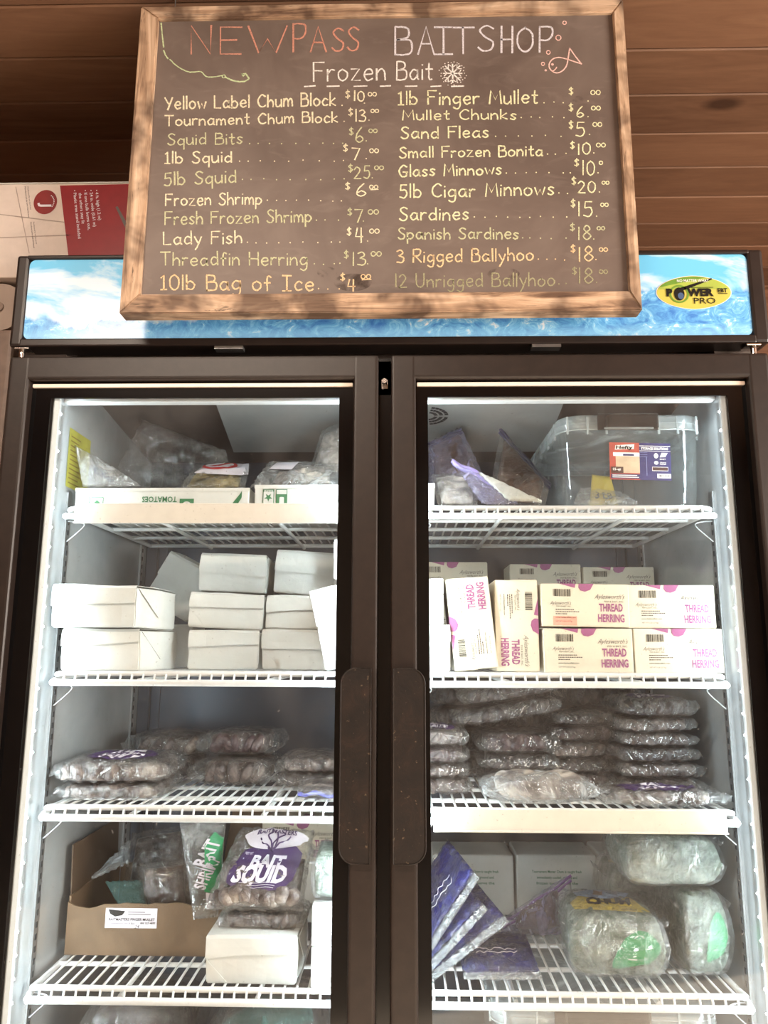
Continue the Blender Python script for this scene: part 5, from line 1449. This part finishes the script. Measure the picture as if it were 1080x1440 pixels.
# tall clear bag with the green print
A, B, C, D = P(262, 1300, 1.50), P(306, 1300, 1.515), P(318, 1152, 1.575), P(252, 1152, 1.55); O = A.copy()
A.z = B.z = max(A.z, ht + .004); A.x = P(276, 1300, 1.52).x
t_, p = zip_bag('tall clear bag with green and white print standing left of the squid bag', A, B, C, D, .012, 160, content=None, filmm='film_frost')
mb = MB(); p.patch(mb, [(.45, .25), (.9, .22), (1.0, .5), (.98, .80), (.75, .86), (.5, .72)], 0, .002, 1, 6); p.text(mb, 'BAIT', .72, .62, .016, 1, .003, .03, 0, .05, 1, 'c', 0, 1.2); p.text(mb, 'SHRIMP', .70, .42, .016, 1, .003, .03, 0, .06, 1, 'c', 0, 1.2)
p.patch(mb, [(.5, .08), (.95, .08), (.9, .22), (.5, .24)], 1, .002, 1, 4); mb.build('printed_label', [M['green_print'], M['print_w']], t_)
# carton with burgundy lettering at the back
cx, zb, w, h = fr(360, 486, 1250, 1146, 1.74)
cx = min(cx, XM - .060 - .178 / 2)
sup = plain_carton('white carton standing under the fish carton at the back of the fourth shelf', .17, .10, .118, (cx, 1.75, z4), (0, 0, 0), 25)
fish_carton('fish carton with burgundy lettering at the back behind the squid bag', (cx, 1.75, z4 + .1205), (0, 0, 0), words=('TURBOT', 'BAIT'), dims=(.1765, .105, .0815), group='rear fish cartons')
# small cartons and chum bag beside the post
for k, nm in enumerate(('lower', 'upper')):
    t = thing('small_carton', nm + ' narrow white carton with faint lettering beside the middle post', 'carton', (P(438, 1330, 1.43).x + .0325, 1.427, z4 + k * .0665), (0, 0, 0), 'narrow white cartons')
    mb = MB(); mb.box((0, .06, .0325), (.065, .12, .065), 0, None, .0015, 2); mb.build('carton_body', M['white_card'], t)
    mb = MB(); mb.text("Aylesworth's", -.012, .040, .007, -.0005, 0, 'l', -.01, .55, 1, 0, .04); mb.rect(-.002, .028, .02, .029, -.0005, 0); mb.rect(-.002, .022, .025, .023, -.0005, 0); mb.barcode(.0, .008, .03, .01, -.0005, 0); mb.build('front_print', M['ink_soft'], t)
def chum(label, w, d, h, loc, rz=0, tilt=0, seed=1, top=True, green=True, rx_=0.0):
    t = thing('chum_block', label, 'chum block', loc, (rx_, tilt, rz), 'wrapped chum blocks')
    hz = h / 2
    p0 = Pillow((-w / 2, 0, hz), (w / 2, 0, hz), (w / 2, d, hz), (-w / 2, d, hz), hz * .95, seed, 7, 7, .42, .004, 30, 0, 30, 24); p0.build().build('frozen_block', M['chum'], t)
    p = Pillow((-w / 2 - .006, -.006, hz), (w / 2 + .006, -.006, hz), (w / 2 + .006, d + .006, hz), (-w / 2 - .006, d + .006, hz), hz * 1.0, seed + 1, 7, 7, .42, .006, 20, .002, 40, 30)
    mb = MB(); p.build(mb)
    for sx in (-1, 1):                                # gathered film ears
        for k in range(3):
            y0 = d * (.2 + .28 * k); c0 = p.at(.5 + sx * .48, y0 / d, 1, .002)
            q = Pillow(c0 + Vector((0, -.02, 0)), c0 + Vector((sx * .010, -.012, .006)), c0 + Vector((sx * .009, .02, .010)), c0 + Vector((0, .024, 0)), .002, seed + k, nu=6, nv=6); q.build(mb)
    mb.build('film_wrap', M['film'], t)
    if top:
        mb = MB()
        p0.patch(mb, [(.10, .25), (.35, .18), (.80, .16), (.92, .30), (.78, .62), (.5, .70), (.2, .62), (.08, .45)], 0, .002, 1, 6)
        p0.patch(mb, [(.18, .60), (.40, .52), (.70, .56), (.78, .72), (.6, .86), (.34, .90), (.16, .78)], 1, .003, 1, 5)
        p0.patch(mb, [(.36, .62), (.46, .60), (.50, .78), (.40, .84)], 3, .004, 1, 3)
        p0.text(mb, 'CHUM', .50, .33, d * .20, 2, .0035, .07, .15, w * .50); p0.text(mb, 'Bait', .22, .80, d * .08, 2, .0040, .02, .3, w * .14); p0.text(mb, 'Premium Bait', .62, .15, d * .05, 2, .0035, .0, .3, w * .26)
        mb.build('printed_label', [M['yellow_print'], M['blue_print'], M['ink'], plain('brown_drawing', (110, 84, 66), .5)], t)
    if green:
        mb = MB()
        def fp(u, hh, lift):
            k = min(abs(hh), .97); s_ = .5 * (1 - (1 - k ** (1 / .42)) ** (1 / 7))
            return p0.at(u, s_, 1 if hh >= 0 else -1, lift - .0010)
        ub = [.44, .50, .58, .66, .74, .82, .89, .94]; top_ = [-.40, -.02, .30, .46, .54, .50, .36, .12]; bot_ = [-.58, -.62, -.56, -.52, -.46, -.42, -.24, -.02]
        V = []; Fc = []
        for i, u in enumerate(ub):
            for j in range(9): V.append(fp(u, bot_[i] + (top_[i] - bot_[i]) * j / 8, .0022))
        for i in range(7):
            for j in range(8): Fc.append((i * 9 + j, (i + 1) * 9 + j, (i + 1) * 9 + j + 1, i * 9 + j + 1))
        mb.add(V, Fc, 0, None, True)
        pts = [fp(a_, b_, .0034) for a_, b_ in ((.60, -.30), (.68, .30), (.72, .36), (.69, -.30))]; mb.add(pts, [(0, 3, 2, 1)], 1)
        pts = [fp(a_, b_, .0034) for a_, b_ in ((.74, .36), (.78, .30), (.80, -.26), (.77, -.26))]; mb.add(pts, [(0, 3, 2, 1)], 1)
        mb.build('green_label', [M['green_print'], M['print_w']], t)
    return t
chum('greenish chum bag standing on the narrow cartons beside the middle post', .044, .09, .085, (P(438, 1300, 1.45).x + .026, 1.44, z4 + .135), 0, 0, 170, False, False)

# ------------------------------------------------------------------ fourth shelf, right
for k, (x0, x1, nm) in enumerate(((608, 722, 'left one at the back by the middle post'), (726, 838, 'middle one at the back, behind the purple zip bag'), (842, 940, 'right one at the back, behind the chum blocks'))):
    Yk = 1.80; a, c_ = P(x0, 1200, Yk).x, P(x1, 1200, Yk).x; hh = P((x0 + x1) / 2, 1202, Yk).z - z4
    t = thing('chum_carton', 'white carton with small green text, ' + nm, 'carton', ((a + c_) / 2, Yk, z4), (0, 0, 0), 'white chum cartons'); w = c_ - a
    mb = MB(); mb.box((0, .06, hh / 2), (w, .12, hh), 0, None, .006, 3); mb.build('carton_body', M['white_card'], t)
    mb = MB()
    for i, (s, ww) in enumerate((('Tournament Master Chum is caught fresh', .62), ('immediately cooled, ground and', .50), ('frozen to preserve the', .52), ('natural oils', .22))):
        mb.text(s, 0 if k < 2 else -w * .28, hh * (.70 - .095 * i), hh * .045, -.0006, 0, 'c' if k < 2 else 'l', .012, 0, 1, 0, w * ww)
    mb.build('front_print', M['green_ink'] if k < 2 else M['ink_soft'], t)
# blue bags, their clear seals facing the front
def blue_bag(label, s0, s1, back, t, seed, zw=.020):
    A, B = P(*s0), P(*s1); O = A.copy(); bk = Vector(back)
    t_ = thing('blue_bait_bag', label, 'plastic bag', O, (0, 0, 0), 'deep blue bait bags')
    A, B = A - O, B - O; C, D = B + bk, A + bk
    p = Pillow(A + bk * .12, B + bk * .12, C, D, t, seed, 5, 5, .5, .005, 26, .002); p.build().build('bait_fill', M['blue'], t_)
    ph = Pillow(A, B, C + bk * .03, D + bk * .03, t * 1.08, seed + 1, 5, 5, .5, .006, 20, .003); ph.build().build('bag_film', M['film_clear'], t_)
    # the clear seal band along the front edge, script lettering behind it
    u = (B - A).normalized(); n = ph.n
    mb = MB(); e = bk.normalized()
    for k, r_ in ((-.004, .0018), (.008, .0018)):
        mb.tube([A + (B - A) * i / 10 + e * (k + .004) + n * .0015 * math.sin(i + seed) for i in range(11)], r_, 6)
    V = [A - e * .004 - n * .002, B - e * .004 - n * .002, B + e * .010 - n * .002, A + e * .010 - n * .002]; V2 = [v + n * .0045 for v in V]
    mb.add(V + V2, [(0, 1, 2, 3), (7, 6, 5, 4), (0, 4, 5, 1), (1, 5, 6, 2), (2, 6, 7, 3), (3, 7, 4, 0)])
    mb.build('seal_strip', M['zip_clear'], t_)
    mb = MB(); rnd = random.Random(seed)
    for j in range(2):
        q = [Vector((.2 + .05 * i, .26 + .1 * j + .03 * (i % 2) + rnd.uniform(-.015, .015), 0)) for i in range(12)]
        mb.tube([p.at(v.x, v.y, 1, .0016) for v in spline(q, 3)], .0007, 4)
    mb.build('white_script', M['print_w'], t_)
    return t_
blue_bag('deep blue bait bag lying flat on the shelf front', (652, 1374, 1.432), (762, 1374, 1.440), (.0, .165, .010), .013, 180)
blue_bag('deep blue bait bag tilted just above the flat one', (604, 1380, 1.452), (714, 1294, 1.462), (-.045, .14, .026), .0055, 182)
blue_bag('deep blue bait bag tilted up, second from the back', (602, 1366, 1.454), (684, 1277, 1.466), (-.045, .14, .028), .0055, 184)
blue_bag('deep blue bait bag standing steepest against the middle post', (602, 1340, 1.460), (672, 1233, 1.474), (-.045, .14, .030), .0055, 186)
t_, p = zip_bag('cloudy zip bag with a purple seal slanting up behind the blue bags', P(705, 1312, 1.665), P(806, 1312, 1.66), P(803, 1228, 1.68), P(708, 1294, 1.69), .020, 190, content='redfish', filmm='film_blue', zipcol='zip_purple', zedge='CD', zipw=.006, cfill=.62)
chum('big chum block with yellow label and green print, front right of the fourth shelf', .168, .165, .112, (P(872, 1388, 1.46).x, 1.462, z4), R(-4), 0, 200)
chum('chum block against the right wall with a folded clear film top', .080, .15, .147, (IR - .018 - .046, 1.474, z4), R(6), 0, 210, False, True)
chum('hidden chum block under the top one at the back', .16, .13, .147, (.505, 1.652, z4), 0, 0, 220, True, False)
chum('chum block in clear film lying on top of the others, upper right', .172, .16, .090, (IR - .020 - .095, 1.476, z4 + .150), R(0), 0, 230, False, False)

# ------------------------------------------------------------------ bottom of the freezer
z5 = ZF + .0048
storage_bin('milky storage bin lid just showing under the fourth shelf at the right', .40, .36, .183, (P(854, 1425, 1.47).x, 1.468, z5), sticker=False)
t_, p = zip_bag('dark frosty bag at the bottom left of the freezer', Vector((-.60, 1.47, z5 + .09)), Vector((-.38, 1.47, z5 + .09)), Vector((-.38, 1.68, z5 + .10)), Vector((-.60, 1.68, z5 + .10)), .075, 240, content='black_bait', filmm='film_dark')
t_, p = zip_bag('frosty bag with a teal fold at the bottom beside the middle post', Vector((-.36, 1.47, z5 + .09)), Vector((-.12, 1.47, z5 + .09)), Vector((-.12, 1.68, z5 + .10)), Vector((-.36, 1.68, z5 + .10)), .075, 242, content='black_bait', filmm='film_dark')
mb = MB(); p.patch(mb, [(.15, .10), (.5, .05), (.85, .12), (.8, .3), (.4, .34)], 0, .004, 1, 4); mb.build('teal_fold', M['film_teal'], t_)

# ------------------------------------------------------------------ on top of and beside the freezer
YT = 1.425
bx1 = P(260, 300, YT).x; bx0 = -1.03; bz0 = 2.0005; bz1 = P(90, 258, YT).z
t = thing('tree_box', 'white and red cardboard box of a small lit tree lying on the freezer', 'box', ((bx0 + bx1) / 2, YT, bz0))
mb = MB(); mb.box((0, .11, (bz1 - bz0) / 2), (bx1 - bx0, .22, bz1 - bz0), 0, None, .003, 2); mb.build('box_body', card('scuffed_white_card', (222, 208, 198), .08), t)
mb = MB(); mb.box((0, .11, bz1 - bz0 + .0012), (bx1 - bx0 + .002, .222, .0022)); mb.build('top_flap', M['white_card'], t)
X = lambda px: P(px, 300, YT).x - (bx0 + bx1) / 2
Z = lambda py: P(100, py, YT).z - bz0
mb = MB(); y = -.0006
mb.poly([(X(81), Z(261)), (X(255), Z(259)), (X(255), 0.002), (X(112), .002), (X(101), Z(358))], y, 0)
mb.ellipse(X(62.5), Z(284), X(79) - X(62.5), Z(267) - Z(284), y, 1, 36)
mb.text('J', X(57), Z(285), X(71) - X(57), y - .0004, 2, 'l', .03, 0, 1, -PI / 2 - .0)
for i, a in enumerate(range(8)):
    an = R(50 - 12 * i); mb.rect(X(62.5) + .0185 * math.cos(an) - .001, Z(284) + .0185 * math.sin(an) - .0012, X(62.5) + .0185 * math.cos(an) + .001, Z(284) + .0185 * math.sin(an) + .0012, y - .0004, 2)
for s, px, py, ln in (('• 4 ft. high (1.2 m)', 131.5, 268, 47), ('• 24 in. wide (0.61 m)', 123.5, 268, 57), ('• If one bulb burns out,', 115.5, 268, 62), ('the others stay lit', 108.5, 272, 48), ('• Plastic tree stand included', 100.5, 268, 75)):
    mb.text(s, X(px), Z(py), .0062, y - .0004, 2, 'l', .01, 0, 1, -PI / 2 + .17, (X(px + ln) - X(px)))
for k, (px, py, ln) in enumerate(((31, 262, 48), (35, 262, 36), (44, 312, 40), (48, 312, 34))):
    mb.text('Manufactured for and distributed', X(px), Z(py), .0026, y, 3, 'l', 0, 0, 1, -PI / 2 + .2, X(px + ln) - X(px))
for k_, (pa, pb) in enumerate((((0, 300), (92, 312)), ((0, 333), (100, 330)), ((18, 262), (46, 356)))):
    mb.poly([(X(pa[0]), Z(pa[1])), (X(pb[0]), Z(pb[1])), (X(pb[0]), Z(pb[1] + 1.2)), (X(pa[0]), Z(pa[1] + 1.4))] if k_ < 2 else [(X(pa[0]), Z(pa[1])), (X(pb[0]), Z(pb[1])), (X(pb[0] + 1.2), Z(pb[1])), (X(pa[0] + 1.2), Z(pa[1]))], y, 5)
mb.poly([(X(162), Z(292)), (X(165), Z(291)), (X(178), Z(312)), (X(178), Z(322))], y - .0004, 4)
mb.build('printing', [plain('deep_red_print', (142, 26, 34), .4, 0, .4, .05), plain('red_badge', (136, 36, 38), .4), M['print_w'], M['ink_soft'], plain('grey_branch_print', (96, 84, 80), .4), plain('crease_grey', (178, 162, 152), .6)], t)
t = thing('utility_cabinet', 'taupe cabinet standing at the left beside the freezer', 'cabinet', (-1.12, 1.43, 0))
mb = MB(); mb.box((0, .26, .955), (.66, .52, 1.87), 0, None, .008, 2); mb.build('cabinet_body', plain('taupe_panel', (128, 108, 96), .55), t)
mb = MB(); mb.box((0, -.006, .955), (.60, .012, 1.75), 0, None, .004, 2); mb.build('cabinet_door', plain('taupe_door', (132, 112, 100), .5), t)
for sx in (-.27, .27):
    mb = MB(); mb.box((sx, .2, .01), (.05, .3, .02)); mb.build('foot', M['black'], t)
t = thing('paper_roll', 'roll of greyish white paper lying on the cabinet left of the freezer', 'paper roll', (-.83, 1.44, 1.8905 + .0525))
mb = MB(); mb.tube([(0, 0, 0), (0, .40, 0)], .052, 32); mb.build('roll', card('grey_paper', (168, 150, 138), .06), t)
mb = MB(); mb.tube([(0, -.004, 0), (0, .404, 0)], .010, 16); mb.build('core', card('paper_core', (140, 122, 110), .06), t)

# ------------------------------------------------------------------ unseen lamp added over the aisle to fill in frontal light
t = thing('added_ceiling_light', 'unseen fluorescent ceiling light added to brighten the front of the freezer', 'added lamp', (-.75, -.05, ZC))
mb = MB(); mb.box((0, 0, -.012), (1.25, .16, .024), 0, None, .004, 2); mb.build('added_lamp_housing', M['white'], t)
for yy in (-.04, .04):
    mb = MB(); mb.tube([(-.58, yy, -.042), (.58, yy, -.042)], .013, 12); mb.build('tube', emit('added_lamp_tube', (255, 226, 196), 20.0), t)
l = area('added_fill_light', (-.75, -.05, ZC - .062), (-.75, .25, 0), 1.15, .12, 36, (1.0, .86, .72)); l.parent = t; l.location = (0, 0, -.062)
